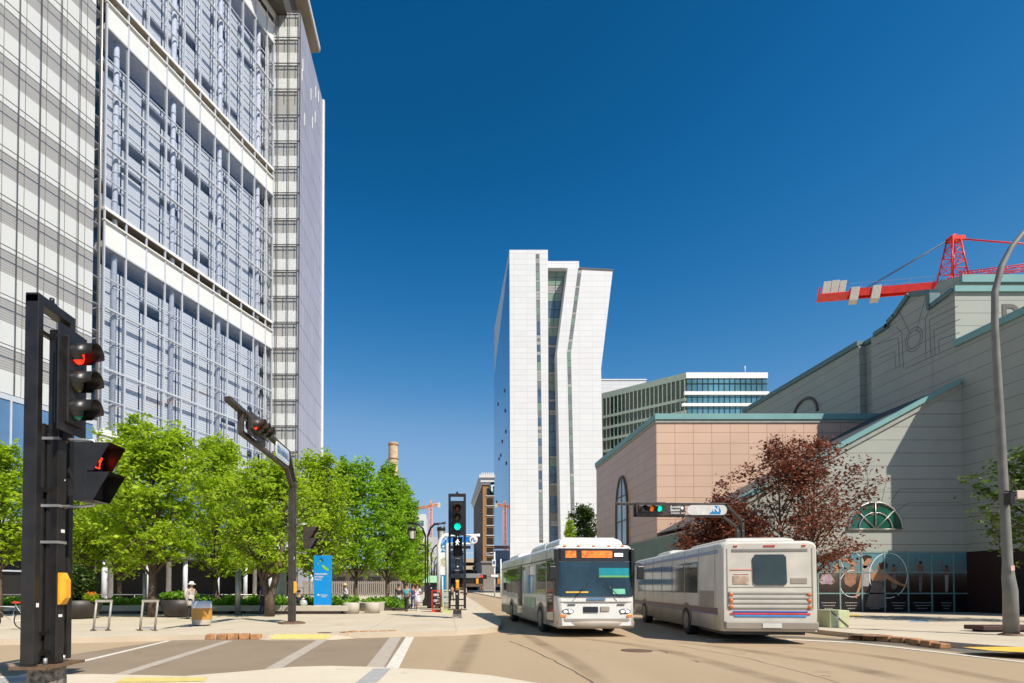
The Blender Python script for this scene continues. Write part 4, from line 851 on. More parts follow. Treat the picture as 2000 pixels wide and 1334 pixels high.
# ------------------------------------------------------------------ traffic signals
LR = emis('red_lens_lit', (1.0, .03, .01), 1.6); LG = emis('green_lens_lit', (.0, .85, .42), 1.5); LRD = mat('red_lens_off', (.22, .03, .02), .2); LAD = mat('amber_lens_off', (.12, .10, .03), .2)
LGD = mat('green_lens_off', (.02, .30, .20), .2); LOR = emis('amber_lens_dim', (.75, .16, .01), .5); LK = mat('grey_lens_off', (.07, .06, .05), .2); LWK = emis('walk_symbol_lit', (.95, .93, .85), 1.2); LHD = emis('hand_symbol_lit', (1.0, .05, .01), 1.8)
def sig_head(parent, c, lenses, horiz=False, m=None, back=True):
    """three-lens head facing local -y, centred at c"""
    m = m or M['black']; c = Vector(c); hw, hh = (.66, .19) if horiz else (.19, .66)
    h = MB().box(c.x - hw, c.x + hw, c.y - .02, c.y + .2, c.z - hh, c.z + hh).build('signal_head', m, parent, world=False, bevel=.02)
    bw, bh = (.80, .37) if horiz else (.33, .80)
    if back:
        fr = MB().box(c.x - bw, c.x + bw, c.y + .04, c.y + .06, c.z - bh, c.z + bh).build('backplate', m, h, world=False, bevel=.012)
    for i, (lm, off) in enumerate(zip(lenses, (-.43, 0, .43))):
        p = c + (Vector((off, 0, 0)) if horiz else Vector((0, 0, -off)))
        MB().loft([[p + Vector((r * math.cos(a), y, r * math.sin(a))) for a in [2 * math.pi * k / 20 for k in range(20)]] for r, y in ((.145, -.02), (.145, -.04), (.10, -.065), (.04, -.075))]).build('lens', lm, h, world=False)
        v = MB(); k = 22; a0, a1 = math.radians(-48), math.radians(228)
        ro = []; 
        for y, zc in ((0, 0), (-.32, 1)):
            ro.append([p + Vector((.165 * math.cos(a0 + (a1 - a0) * j / k), -.02 + (-.32 if zc else 0) * (1 if math.sin(a0 + (a1 - a0) * j / k) > -.2 else .55), .165 * math.sin(a0 + (a1 - a0) * j / k))) for j in range(k + 1)])
        ri = [[q + (p - q) * .05 + Vector((0, (q.y - p.y) * .05 * 0, 0)) for q in r] for r in ro]
        vs = ro[0] + ro[1] + ri[0] + ri[1]; K = k + 1
        fs = [(j, j + 1, K + j + 1, K + j) for j in range(k)] + [(2 * K + j + 1, 2 * K + j, 3 * K + j, 3 * K + j + 1) for j in range(k)] + [(K + j, K + j + 1, 3 * K + j + 1, 3 * K + j) for j in range(k)]
        v.add(vs, fs, True); v.build('visor', m, h, world=False)
    return h
def ped_head(parent, c, walk, m=None):
    m = m or M['black']; c = Vector(c); h = None
    h = MB().box(c.x - .21, c.x + .21, c.y, c.y + .2, c.z - .44, c.z + .44).build('pedestrian_signal', m, parent, world=False, bevel=.01)
    for dz in (.22, -.22):
        o = [(-.21, .21), (.21, .21), (.21, -.21), (-.21, -.21)]; v = MB()
        q = [c + Vector((x, 0, z + dz)) for x, z in o]; r = [q[0] + Vector((0, -.34, 0)), q[1] + Vector((0, -.34, 0)), q[2] + Vector((0, -.10, 0)), q[3] + Vector((0, -.10, 0))]
        i1 = [p * 1.0 for p in q]; v.add(q + r, [(0, 1, 5, 4), (1, 2, 6, 5), (3, 0, 4, 7), (2, 3, 7, 6)])
        th = [p + (c + Vector((0, p.y - c.y, dz)) - p) * .05 for p in q + r]; v.add(th, [(4, 5, 1, 0), (5, 6, 2, 1), (7, 4, 0, 3), (6, 7, 3, 2)])
        v.build('visor', m, h, world=False)
        MB().box(c.x - .17, c.x + .17, c.y - .02, c.y - .002, c.z + dz - .17, c.z + dz + .17).build('display', M['dark'], h, world=False)
    s = MB(); y = c.y - .03; z0 = c.z + .22
    def st(pts, w=.026):
        for a, b in zip(pts, pts[1:]):
            a = Vector((c.x + a[0], y, z0 + a[1])); b = Vector((c.x + b[0], y, z0 + b[1])); d = (b - a).normalized(); s.obox(a, d, (0, 1, 0), (-d.z, 0, d.x), (-w / 3, (b - a).length + w / 3), (-.004, .004), (-w / 2, w / 2))
    if walk:
        st([(.0, .08), (-.01, -.02)], .06); st([(-.01, -.02), (-.07, -.13)]); st([(0, -.02), (.06, -.12)]); st([(0, .08), (-.07, .03), (-.08, -.02)], .022); st([(0, .08), (.06, .03), (.09, .02)], .022); s.ball((c.x + .005, y, z0 + .13), .028, 1, .3, 1)
        s.build('walking_symbol', LWK, h, world=False)
    else:
        st([(-.05, -.13), (.05, -.13), (.06, -.02), (-.06, -.02), (-.05, -.13)], .015)
        for i, t_ in enumerate((.09, .13, .14, .10)): x = -.05 + i * .034; st([(x - .012, -.02), (x - .012, t_)], .012); st([(x + .012, -.02), (x + .012, t_)], .012)
        st([(.06, -.05), (.11, .03), (.09, .05)], .014)
        s.build('raised_hand_symbol', LHD, h, world=False)
    return h
def button(parent, c):
    c = Vector(c); b = MB().prism([c + Vector(p) for p in ((-.08, 0, -.24), (.08, 0, -.24), (.08, 0, .24), (-.08, 0, .24))], (0, -.03, 0)).build('push_button_box', M['orange'], parent, world=False)
    MB().loft([[c + Vector((sx * a, y, sz * h)) for sx, sz in ((-1, -1), (1, -1), (1, 1), (-1, 1))] for a, h, y in ((.08, .24, -.032), (.05, .14, -.10), (.05, .14, -.11))], False).build('button_cowl', M['orange'], b, world=False)
    MB().lathe((0, 0, 0), [(0, .0), (.03, .0), (.03, .015), (0, .015)], 12)
    return b
def stickers(parent, lst):
    for x, y, z, w_, h_ in lst: MB().box(x, x + w_, y - .006, y - .002, z, z + h_).build('sticker', M['white'], parent, world=False)
def frame_signal(name, label, loc, rz, lens, walk, btn=True, group=None):
    t = thing(name, label, 'traffic light', loc, rz, group)
    b = MB(); bx = M['brownblk'] if walk else M['black']; bx = M['black']
    for x in (-.36, .36): MB().box(x - .055, x + .055, -.10, .10, .45, 5.86).build('frame_post', bx, t, world=False, bevel=.012)
    MB().box(-.415, .415, -.097, .097, 5.74, 5.88).build('frame_beam', bx, t, world=False, bevel=.01)
    MB().box(-.06, .06, -.04, .04, 5.88, 5.93).tube([(0, 0, 5.92), (0, 0, 6.0)], .035, 8).build('top_cap', bx, t, world=False)
    for z in (.55, .85, 3.0): MB().box(-.30, .30, -.03, .03, z, z + .06).build('cross_bar', bx, t, world=False)
    for y in (-.17, .05): MB().box(-.09, .09, y - .09 + .06, y + .09, .42, 4.05).build('centre_post', bx, t, world=False, bevel=.012)
    MB().box(-.06, .06, -.15, .0, .42, 3.9).build('post_web', M['dark'], t, world=False)
    MB().box(-.44, .44, -.30, .24, .38, .42).build('base_plate', M['iron'], t, world=False)
    MB().loft([[Vector((sx * a, sy * a * .9, z)) for sx, sy in ((-1, -1), (1, -1), (1, 1), (-1, 1))] for a, z in ((.26, 0), (.20, .08), (.19, .378))], False).build('pedestal', mat('worn_pedestal_' + name, (.05, .045, .04), .6, 0, .6, 16, .4, .4, 0, (.32, .29, .25)), t, world=False)
    for x in (-.2, .2): MB().tube([(x, -.12, .42), (x, -.12, .52)], .028, 8).build('anchor_bolt', M['galv'], t, world=False)
    sig_head(t, (0, -.38, 4.70), lens)
    MB().box(-.04, .04, -.3, .0, 3.8, 5.5).box(-.30, .30, -.03, .03, 5.35, 5.41).build('head_bracket', bx, t, world=False)
    ped_head(t, (0, -.70, 3.30), walk)
    MB().tube([(0, -.04, 3.82), (0, -.50, 3.82), (0, -.68, 3.80), (0, -.68, 3.72)], .024, 8).build('bracket', M['galv'], t, world=False); MB().tube([(0, -.04, 2.80), (0, -.50, 2.80), (0, -.68, 2.82), (0, -.68, 2.9)], .024, 8).build('bracket', M['galv'], t, world=False)
    for z in (3.82, 2.80, 2.25): MB().box(-.10, .10, -.21, .15, z - .02, z + .02).build('band_clamp', M['galv'], t, world=False)
    button(t, (.0, -.205, 1.55))
    stickers(t, [(-.02, -.20, 2.40, .08, .05), (-.05, -.20, 1.12, .08, .04), (-.38, -.10, 1.28, .05, .06), (.04, -.20, 3.2, .02, .02)])
    return t
g = G(76, 1334, .03)
frame_signal('frame_traffic_light', 'tall black framed traffic light with red lamp lit at the near left corner', (-6.02, 8.55, .03), math.pi / 2, [LR, LAD, LGD], False, group='framed corner traffic lights')
g = G(893, 1207, PZ)
frame_signal('frame_traffic_light', 'black framed traffic light with green lamp and walking figure lit by the newspaper boxes', (g.x, g.y, PZ), 0, [LRD, LAD, LG], True, group='framed corner traffic lights')
def mast_signal(label, loc, rz, lens, H_, sign, ped):
    t = thing('mast_traffic_light', label, 'traffic light', loc, rz, 'mast arm traffic lights'); bx = M['brownblk']
    for x in (-.14, .14): MB().box(x - .075, x + .075, -.11, .11, .06, H_ - 1.45).build('mast_post', bx, t, world=False, bevel=.015)
    MB().box(-.065, .065, -.06, .06, .06, H_ - 1.5).build('mast_web', M['dark'], t, world=False)
    MB().loft([[Vector((r * math.cos(a), r * math.sin(a), z)) for a in [math.pi / 8 + math.pi * k / 4 for k in range(8)]] for r, z in ((.55, 0), (.52, .05), (.36, .09))], False).build('base_plate', M['iron'], t, world=False)
    def beam(pts, w, h, nm):
        b = MB()
        for a, c in zip(pts, pts[1:]):
            a = Vector((a[0], 0, a[1])); c = Vector((c[0], 0, c[1])); d = (c - a).normalized(); b.obox(a, d, (0, 1, 0), (-d.z, 0, d.x), (-h * .35, (c - a).length + h * .35), (-w / 2, w / 2), (-h / 2, h / 2))
        b.build(nm, bx, t, world=False, bevel=.012)
    beam([(.14, H_ - 1.5), (.14, H_ - .95), (-.75, H_ - .02), (-6.75, H_ + .04)], .20, .14, 'upper_arm')
    beam([(-.14, H_ - 1.5), (-.16, H_ - 1.25), (-.95, H_ - .66), (-5.75, H_ - .62), (-5.75, H_)], .16, .13, 'lower_arm')
    MB().box(-2.05, -.75, -.05, .05, H_ - .6, H_ - .06).build('sign_plate_web', bx, t, world=False)
    MB().box(-4.2, -3.6, -.05, .05, H_ - .6, H_ - .06).build('plate_web', bx, t, world=False)
    h = sig_head(t, (-4.95, -.28, H_ - .28), lens, True, bx)
    MB().tube([(-5.7, -.02, H_ - .2), (-5.6, -.22, H_ - .28), (-5.3, -.2, H_ - .28)], .03, 6).tube([(-4.1, -.05, H_ - .3), (-4.35, -.15, H_ - .3)], .03, 6).build('head_bracket', M['galv'] if not sign else bx, t, world=False)
    def plate(x0, x1, z0, z1, y, m, nm, r_=.16, par=None, th=.02):
        pts = []
        for cx, cz, a0 in ((x1 - r_, z1 - r_, 0), (x0 + r_, z1 - r_, 90), (x0 + r_, z0 + r_, 180), (x1 - r_, z0 + r_, 270)):
            pts += [Vector((cx + r_ * math.cos(math.radians(a0 + k * 15)), y, cz + r_ * math.sin(math.radians(a0 + k * 15)))) for k in range(7)]
        return MB().prism(pts, (0, -th, 0)).build(nm, m, par or t, world=False)
    if sign:
        p = plate(-2.62, -.95, H_ - .60, H_ - .04, -.10, M['white'], 'street_sign', .14); plate(-2.57, -1.0, H_ - .56, H_ - .08, -.125, mat('sign_pale_blue', (.46, .56, .66), .5), 'sign_face', .11, p, .004)
        text('GRAHAM MALL', 'sign_lettering', .36, mat('sign_letter_blue', (.07, .13, .24), .5), p, face_to((-1.78, -.134, H_ - .32), (1, 0, 0)), .003, sx=.60)
    else:
        p = MB().box(-4.14, -3.05, -.14, -.11, H_ - .62, H_ - .06).build('dedication_plate', bx, t, world=False)
        text('Arnold\nBaxter', 'plate_lettering', .20, M['white'], p, face_to((-3.58, -.146, H_ - .25), (1, 0, 0)), .003)
        text('____', 'plate_small_line', .12, M['white'], p, face_to((-3.58, -.146, H_ - .47), (1, 0, 0)), .003) if False else MB().box(-3.82, -3.34, -.146, -.142, H_ - .52, H_ - .485).build('plate_small_line', M['white'], p, world=False)
        MB().loft([[Vector((-3.2 + .075 * math.cos(a), y, H_ - .22 + .09 * math.sin(a))) for a in [math.pi * k / 6 for k in range(12)]] for y in (-.142, -.146)], False).build('plate_round_emblem', M['white'], p, world=False)
        text('3x9', 'plate_number', .13, M['white'], p, face_to((-3.17, -.146, H_ - .5), (1, 0, 0)), .003)
        p = plate(-2.92, -.75, H_ - .60, H_ - .06, -.11, mat('sign_glare_white', (.58, .57, .54), .35), 'street_sign', .26)  # glare painted into the colour: blue sign drawn as a mostly white plate
        MB().prism([Vector(q) for q in ((-1.75, -.132, H_ - .56), (-1.12, -.132, H_ - .56), (-1.08, -.132, H_ - .36), (-1.2, -.132, H_ - .10), (-1.45, -.132, H_ - .10), (-1.55, -.132, H_ - .38))], (0, -.003, 0)).build('glare_free_blue', mat('sign_blue', (.02, .19, .42), .4), p, world=False)
        text('N', 'sign_letter', .42, M['white'], p, face_to((-1.36, -.14, H_ - .30), (1, 0, 0)), .003)
    if ped:
        h = ped_head(t, (0, -.68, 3.42), False, M['brownblk'])
        MB().tube([(0, -.1, 3.97), (0, -.6, 3.97)], .028, 8).build('bracket', M['galv'], t, world=False); MB().tube([(0, -.1, 2.84), (0, -.6, 2.84)], .028, 8).build('bracket', M['galv'], t, world=False)
    button(t, (-.14, -.12, 1.45)); stickers(t, [(-.18, -.115, 2.55, .07, .12)])
    return t
g = G(570, 1218, PZ)
mast_signal('brown mast arm traffic light with a pale GRAHAM MALL sign on the plaza corner', (g.x, g.y, PZ), math.pi / 2, [LR, LAD, LGD], P(578, 918, g.y).z - PZ + .55, True, True)
v = P(1446, 1147, 26.5)
mast_signal('brown mast arm traffic light with green lamp and glare-whitened sign ending in N', (v.x, 26.5, PZ), 0, [LK, LOR, LG], (P(1300, 985, 26.5).z - PZ) / .86, False, False).scale = (.86, .86, .86)

# ------------------------------------------------------------------ lamps
def double_lamp(label, px, py_base, py_top, Y):
    v = P(px, py_base, Y); zt = P(px, py_top, Y).z; t = thing('double_street_lamp', label, 'street lamp', (v.x, Y, PZ), 0, 'black twin head street lamps'); H_ = zt - PZ
    MB().box(-.3, .3, -.3, .3, 0, .45).box(-.22, .22, -.22, .22, .45, .6).build('base', M['black'], t, world=False, bevel=.02)
    for x in (-.09, .09): MB().box(x - .055, x + .055, -.09, .09, .6, H_ - .9).build('post', M['black'], t, world=False)
    for s in (-1, 1):
        MB().tube([(s * .08, 0, H_ - 1.1), (s * .3, 0, H_ - .45), (s * .6, 0, H_ - .12), (s * 1.5, 0, H_)], [.09, .09, .1, .09], 6).build('arm', M['black'], t, world=False)
        x = s * 1.15; MB().lathe((x, 0, H_ - .62), [(0, .3), (.32, .28), (.34, 0), (0, 0)], 14).build('lamp_cap', M['black'], t, world=False)
        MB().lathe((x, 0, H_ - 1.25), [(.24, 0), (.29, .62)], 14).build('lamp_glass', mat('lamp_glass', (.55, .52, .45), .2), t, world=False)
        b = MB().lathe((x, 0, H_ - 1.36), [(0, 0), (.2, 0), (.27, .1), (0, .12)], 14).box(x - .06, x + .06, -.06, .06, H_ - 1.3, H_ - 1.0)
        for a in range(4): q = math.pi / 4 + a * math.pi / 2; b.tube([(x + .3 * math.cos(q), .3 * math.sin(q), H_ - 1.3), (x + .34 * math.cos(q), .34 * math.sin(q), H_ - .02)], .022, 5)
        b.build('lamp_cage', M['black'], t, world=False)
    MB().tube([(.25, -.05, .6), (.25, -.05, 4.5)], .03, 6).build('conduit', M['galv'], t, world=False)
double_lamp('nearest black twin lamp post beside the pedestrians at the plaza end', 833, 1183, 1021, 44)
double_lamp('middle black twin lamp post partly behind the nearest one', 841, 1175, 1063, 62)
double_lamp('farthest black twin lamp post left of the blue bus stop', 847, 1170, 1085, 84)
g = G(1975, 1241, PZ); t = thing('street_light', 'tall grey curved street light pole at the right edge on the mall corner', 'street light', (g.x, g.y, PZ))
pts = [P(1975, 1241, g.y), P(1968, 1100, g.y), P(1952, 800, g.y), P(1943, 640, g.y), P(1943, 570, g.y), P(1956, 520, g.y), P(1976, 482, g.y), P(2006, 446, g.y), P(2060, 420, g.y)]
ph = [Vector((pts[0].x, g.y, PZ)), Vector((pts[0].x, g.y, 1.5)), Vector((pts[0].x - .05, g.y, 1.9))] + [Vector((p.x, g.y, p.z)) for p in pts[1:]]
MB().tube(ph, [.19, .175, .155, .125, .105, .09, .085, .08, .075, .07, .065], 14).build('pole', mat('grey_galvanised_pole', (.17, .165, .15), .6, .0, .2, 3), t)
e = ph[-1]; MB().ball(e + Vector((.45, 0, 0)), .3, 1.6, .8, .35).build('lamp_head', M['galv'], t)
MB().lathe((g.x, g.y, PZ), [(.3, 0), (.3, .03), (.22, .06)], 16).build('base_plate', M['iron'], t)
v = P(1964, 968, g.y); MB().box(v.x + .1, v.x + .36, g.y - .25, g.y - .1, v.z - .13, v.z + .12).build('control_box', mat('beige_box', (.50, .40, .32), .6), t, bevel=.02)
MB().box(v.x - .15, v.x - .02, g.y - .3, g.y - .1, v.z - .3, v.z + .05).tube([(v.x - .2, g.y - .2, v.z + .1), (v.x + .15, g.y - .2, v.z + .05), (v.x - .1, g.y - .25, v.z - .35)], .025, 6).build('camera_mount', M['black'], t)
MB().box(g.x - .16, g.x - .05, g.y - .2, g.y - .18, 2.1, 2.25).build('sticker', mat('pink_sticker', (.6, .4, .35), .5), t)
# far traffic light and pole beside the brown building
v = P(966, 1168, 80); t = thing('far_street_light', 'white street light pole with banner and hanging red signal beyond the left bus', 'street light', (v.x, 80, PZ))
MB().tube([(v.x, 80, PZ), (v.x, 80, P(966, 1078, 80).z)], .10, 8).tube([(v.x + .9, 80, PZ), (v.x + .9, 80, P(966, 1092, 80).z)], .08, 8).build('pole', M['white'], t)
a, c = P(951, 1080, 80), P(964, 1079, 80); MB().tube([a, c], .07, 6).box(a.x - .3, a.x + .3, 79.9, 80.1, a.z - .1, a.z + .05).build('lamp_arm', M['galv'], t)
a, c = P(961, 1093, 80), P(968, 1106, 80); MB().box(a.x, c.x, 79.7, 79.8, c.z, a.z).build('banner', M['white'], t); MB().box(a.x + .1, c.x - .1, 79.66, 79.69, c.z + .3, c.z + .75).build('banner_emblem', M['wg'], t)
a, c = P(940, 1126, 80), P(966, 1127, 80); MB().tube([a, c], .05, 6).build('mast_arm', M['black'], t); MB().box(a.x - .15, a.x + .75, 79.7, 79.9, a.z - .35, a.z + .25).build('signal_box', M['black'], t)
MB().ball((a.x + .05, 79.66, a.z), .16, 1, .3, 1).build('red_lamp', LR, t); a = P(959, 1124, 80); MB().box(a.x, a.x + 1.0, 79.7, 79.75, a.z - .2, a.z + .1).build('street_sign', M['white'], t)

# ------------------------------------------------------------------ bus stop frame, kiosk, newspaper boxes
YB = 36.0; v = P(858, 1185, YB); t = thing('bus_stop_sign', 'blue and white arched bus stop totem with timetable behind the framed traffic light', 'bus stop sign', (v.x, YB, PZ))
q = lambda x, y, d=0: P(x, y, YB) + Vector((0, -d, 0))
wf = MB().tube([q(857, 1186), q(857, 1065), q(861, 1053), q(868, 1046), q(878, 1044.5), q(937, 1045.5)], .13, 10).tube([q(873.5, 1186), q(873.5, 1066), q(876, 1061.5)], .12, 10).tube([q(876, 1061.5), q(926, 1062)], .06, 8); wf.build('white_frame', M['white'], t)
bl_ = mat('transit_blue', (.01, .19, .62), .4); lb = mat('light_sign_blue', (.25, .48, .85), .5); db = mat('mid_sign_blue', (.02, .22, .45), .5)
MB().prism([q(877, 1047.5), q(874, 1051), q(874, 1057), q(877, 1060.5), q(926, 1060.5), q(926, 1048)], (0, .1, 0)).build('blue_header', bl_, t)
rg = [Vector((q(925, 1054).x + .26 * math.cos(a), YB - .08, q(925, 1054).z + .26 * math.sin(a))) for a in [2 * math.pi * k / 24 for k in range(24)]]
rd = MB().prism(rg, (0, .06, 0)).build('round_emblem', M['white'], t)
a = q(925, 1054); MB().tube([a + Vector((-.13, -.1, -.09)), a + Vector((-.12, -.1, .06)), a + Vector((-.02, -.1, .11))], .03, 5).build('red_stroke', M['red'], rd)
MB().tube([a + Vector((0, -.1, .08)), a + Vector((.02, -.1, -.07)), a + Vector((.15, -.1, -.09))], .03, 5).build('blue_stroke', bl_, rd)
p = MB().prism([q(858.5, 1186), q(872, 1186), q(872, 1055), q(868, 1051), q(862, 1060), q(858.5, 1070)], (0, .06, 0)).build('blue_panel', db, t)
MB().prism([q(858.7, 1123, .01), q(871, 1123, .01), q(871, 1079, .01), q(858.7, 1079, .01)], (0, .01, 0)).build('timetable', M['white'], t)
b = MB(); r_ = random.Random(2)
for i in range(7):
    for j in range(4): 
        if r_.random() < .8: b.box(q(859.6 + j * 2.8, 1).x, q(859.6 + j * 2.8 + 2, 1).x, YB - .03, YB - .02, q(1, 1089 + i * 2.6).z - .045, q(1, 1089 + i * 2.6).z)
b.build('timetable_marks', mat('timetable_yellow', (.5, .5, .1), .6), t)
MB().tube([q(862, 1066, .03), q(864, 1060, .03), q(869, 1054, .03), q(872, 1052.5, .03)], .07, 6).build('arc_stripe', lb, t)
MB().prism([q(862, 1069, .02), q(867, 1069, .02), q(869, 1066, .02), q(864, 1066, .02)], (0, .01, 0)).box(q(860, 1).x, q(868, 1).x, YB - .03, YB - .02, q(1, 1073.5).z, q(1, 1072).z).box(q(858.8, 1).x, q(863, 1).x, YB - .03, YB - .02, q(1, 1076.5).z, q(1, 1074.6).z).box(q(866, 1).x, q(870.5, 1).x, YB - .03, YB - .02, q(1, 1076.5).z, q(1, 1074.6).z).build('route_markings', M['white'], t)
MB().tube([q(864, 1186, .1), q(864, 1126, .1)], .06, 8).tube([q(878.5, 1186, .1), q(878.5, 1114, .1)], .06, 8).build('pale_post', mat('pale_blue_post', (.40, .55, .66), .5), t)
YK = 52.0; v = P(848, 1170, YK); t = thing('kiosk', 'green roofed kiosk behind the lamp post and newspaper boxes', 'kiosk', (v.x, YK, PZ))
a, c = P(829, 1170, YK), P(864, 1170, YK)
MB().box(a.x, c.x, YK, YK + 1.6, PZ, P(1, 1138, YK).z).build('body', M['black'], t)
xm_ = (a.x + c.x) / 2; zk = P(1, 1138, YK).z; zk2 = P(1, 1124, YK).z
MB().add([(a.x - .2, YK - .2, zk), (c.x + .2, YK - .2, zk), (c.x + .2, YK + 1.8, zk), (a.x - .2, YK + 1.8, zk), (xm_ - .4, YK + .8, zk2), (xm_ + .4, YK + .8, zk2)], [(0, 1, 5, 4), (1, 2, 5), (2, 3, 4, 5), (3, 0, 4), (3, 2, 1, 0)]).build('roof', mat('mint_green_roof', (.28, .48, .30), .5), t)
def news(label, cat, px0, px1, py0, py1, Y, m, kind):
    a, c = P(px0, py1, Y), P(px1, py0, Y); t = thing(kind, label, cat, ((a.x + c.x) / 2, Y, PZ)); w_ = (c.x - a.x) / 2; h = c.z - PZ
    fr = MB()
    for x in (-w_, w_ - .05):
        for y in (0, .4): fr.box(x, x + .05, y, y + .05, 0, h)
    fr.box(-w_ + .051, w_ - .051, 0, .45, 0, .14).box(-w_ + .051, w_ - .051, .002, .44, h - .05, h).build('frame', m, t, world=False)
    for k in range(3):
        z = .2 + k * (h - .25) / 3; MB().box(-w_ + .055, w_ - .055, .01, .42, z, z + (h - .3) / 3 - .06).build('door', M['dark'] if kind == 'newspaper_box' else mat('pale_green_door', (.40, .45, .28), .5), t, world=False)
        MB().box(-w_ * .6, w_ * .6 if k != 1 else w_ * .8, -.005, .008, z + .05, z + (h - .3) / 3 - .12).build('newspaper', mat('newsprint', (.42, .40, .38), .8, 0, .4, 9) if k else mat('rack_card', (.3, .2, .14), .8, 0, .4, 9), t, world=False)
news('red newspaper box with papers behind glass left of the green one', 'newspaper box', 843, 861, 1153, 1196, 33, M['red'], 'newspaper_box')
news('light green newspaper rack between the red box and the traffic light', 'newspaper rack', 864.5, 880, 1152, 1196, 32.5, mat('lime_green', (.46, .60, .16), .5), 'newspaper_rack')
a, c = P(834, 1187, 39), P(851, 1143, 39); t = thing('litter_bin', 'square black litter bin standing right of the nearest twin lamp', 'litter bin', (a.x, 39, PZ))
MB().box(a.x, c.x, 39, 39.6, PZ, c.z - .06).build('body', M['black'], t, bevel=.02); MB().box(a.x - .03, c.x + .03, 38.97, 39.63, c.z - .06, c.z).build('lid', M['black'], t); MB().box(a.x + .25, a.x + .34, 38.985, 38.998, c.z - .22, c.z - .16).build('label_plate', M['white'], t)

# blue plaza sign on its planter
Yb = 30.8; a, c = P(612.5, 1181, Yb), P(646.5, 1085, Yb); t = thing('plaza_sign', 'tall bright blue sign slab reading MANITOBA HYDRO PLACE on the concrete planter', 'sign', (a.x, Yb, P(1, 1184, Yb).z))
sb = mat('bright_blue_sign', (.0, .25, .66), .4, 0, .03); w_ = c.x - a.x; z0s = P(1, 1181, Yb).z; hs_ = c.z - z0s
MB().box(a.x, c.x, Yb, Yb + .3, z0s, c.z).build('slab', sb, t); MB().box(a.x + .02, c.x - .02, Yb + .02, Yb + .28, P(1, 1184, Yb).z - .1, z0s).build('plinth', mat('pale_blue_plinth', (.55, .66, .75), .5), t)
MB().box(c.x - .17, c.x - .15, Yb - .004, Yb, z0s + .01, c.z - .01).build('panel_seam', mat('seam_blue', (.02, .33, .78), .4), t)
bx_ = lambda fx, fz: (fx * w_, -.012, z0s - P(1, 1184, Yb).z + fz * hs_)
text('MANITOBA', 'lettering', .135, M['white'], t, face_to(bx_(.05, .62), (1, 0, 0)), .004, 'LEFT'); text('HYDRO', 'lettering', .135, M['white'], t, face_to(bx_(.05, .565), (1, 0, 0)), .004, 'LEFT'); text('PLACE', 'lettering', .135, M['white'], t, face_to(bx_(.05, .51), (1, 0, 0)), .004, 'LEFT')
text('Manitoba', 'company_lettering', .10, M['white'], t, face_to(bx_(.60, .195), (1, 0, 0)), .003); text('Hydro', 'company_lettering', .10, M['white'], t, face_to(bx_(.60, .16), (1, 0, 0)), .003)
u = lambda fx, fz: Vector((a.x + fx * w_, Yb - .012, z0s + fz * hs_))
MB().prism([u(.20, .185), u(.36, .185), u(.27, .225)], (0, .006, 0)).build('company_emblem', M['white'], t)
MB().prism([u(.25, .93), u(.34, .92), u(.42, .975), u(.48, .95), u(.58, .91), u(.56, .87), u(.50, .865), u(.44, .90), u(.36, .91)], (0, .006, 0)).build('dark_leaf_emblem', mat('dark_green_emblem', (.0, .13, .10), .5), t)
MB().prism([u(.45, .80), u(.55, .81), u(.72, .76), u(.88, .715), u(.84, .69), u(.70, .695), u(.55, .74)], (0, .006, 0)).build('green_leaf_emblem', mat('lime_emblem', (.22, .50, .03), .5), t)

# ------------------------------------------------------------------ plaza furniture
M['bench'] = concrete('planter_concrete', (.40, .36, .29), (.56, .51, .42), 1.5)
g0, g1, g2 = G(60, 1196, PZ), G(400, 1197, PZ), G(690, 1199, PZ); zb_ = P(1, 1183, 30.7).z
t = thing('planter_wall', 'long low concrete planter bench along the plaza with green plants behind', 'planter', (-15, 30.6, PZ))
for x0_, x1_ in ((-28, -21.5), (-21.3, -16.2), (-16.0, -11.3), (-11.1, -5.2)):
    yb_ = 30.4; MB().prism([(x0_, yb_, PZ + .16), (x0_, yb_, zb_), (x0_, yb_ + .75, zb_), (x0_, yb_ + .95, PZ + .16)], (x1_ - x0_, 0, 0)).build('concrete_block', M['bench'], t, bevel=.02)
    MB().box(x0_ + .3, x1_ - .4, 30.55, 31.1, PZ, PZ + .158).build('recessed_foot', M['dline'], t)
for px, Y, w_, lab in ((686, 31, .45, 'square concrete bollard block at the right end of the planter bench'), (727, 31.5, .42, 'round topped concrete bollard left of the walking group')):
    v = P(px, 1177, Y); t = thing('concrete_bollard', lab, 'bollard', (v.x, Y, PZ), 0, 'concrete bollards on the plaza')
    MB().loft([[Vector((r * math.cos(a), r * math.sin(a), z)) for a in [2 * math.pi * k / 20 for k in range(20)]] for r, z in ((w_, 0), (w_, v.z - PZ - .03), (w_ - .03, v.z - PZ))]).build('post', M['bench'], t, world=False)
a, c = P(735, 1195, 34), P(790, 1180, 40); t = thing('raised_planter', 'angled concrete planter edge behind the walking group', 'planter', (a.x, 34, PZ))
MB().prism([Vector((a.x, 33.2, PZ)), Vector((c.x, 39.6, PZ)), Vector((c.x - .4, 40.2, PZ)), Vector((a.x - 1.2, 34.5, PZ))], (0, 0, .52)).build('edge', M['bench'], t, bevel=.03)
def bowl(label, px, py, Y, r, hgt):
    v = P(px, py, Y); t = thing('planter_bowl', label, 'planter', (v.x, Y, PZ), 0, 'large dark planter bowls')
    MB().lathe((0, 0, 0), [(0, 0), (r * .55, 0), (r * .72, .08), (r * .9, hgt * .5), (r, hgt), (r * .93, hgt), (r * .9, hgt - .08), (0, hgt - .1)], 32).build('bowl', mat('charcoal_bowl', (.035, .028, .024), .5, 0, .2), t, world=False)
    return t
tb1 = bowl('large dark planter bowl with bushy shrub and orange flowers beside the near traffic light', 153, 1207, 26.2, 1.0, .85)
tb2 = bowl('large dark planter bowl with low green leaves behind the person in a white hat', 350, 1205, 27.6, .88, .85)
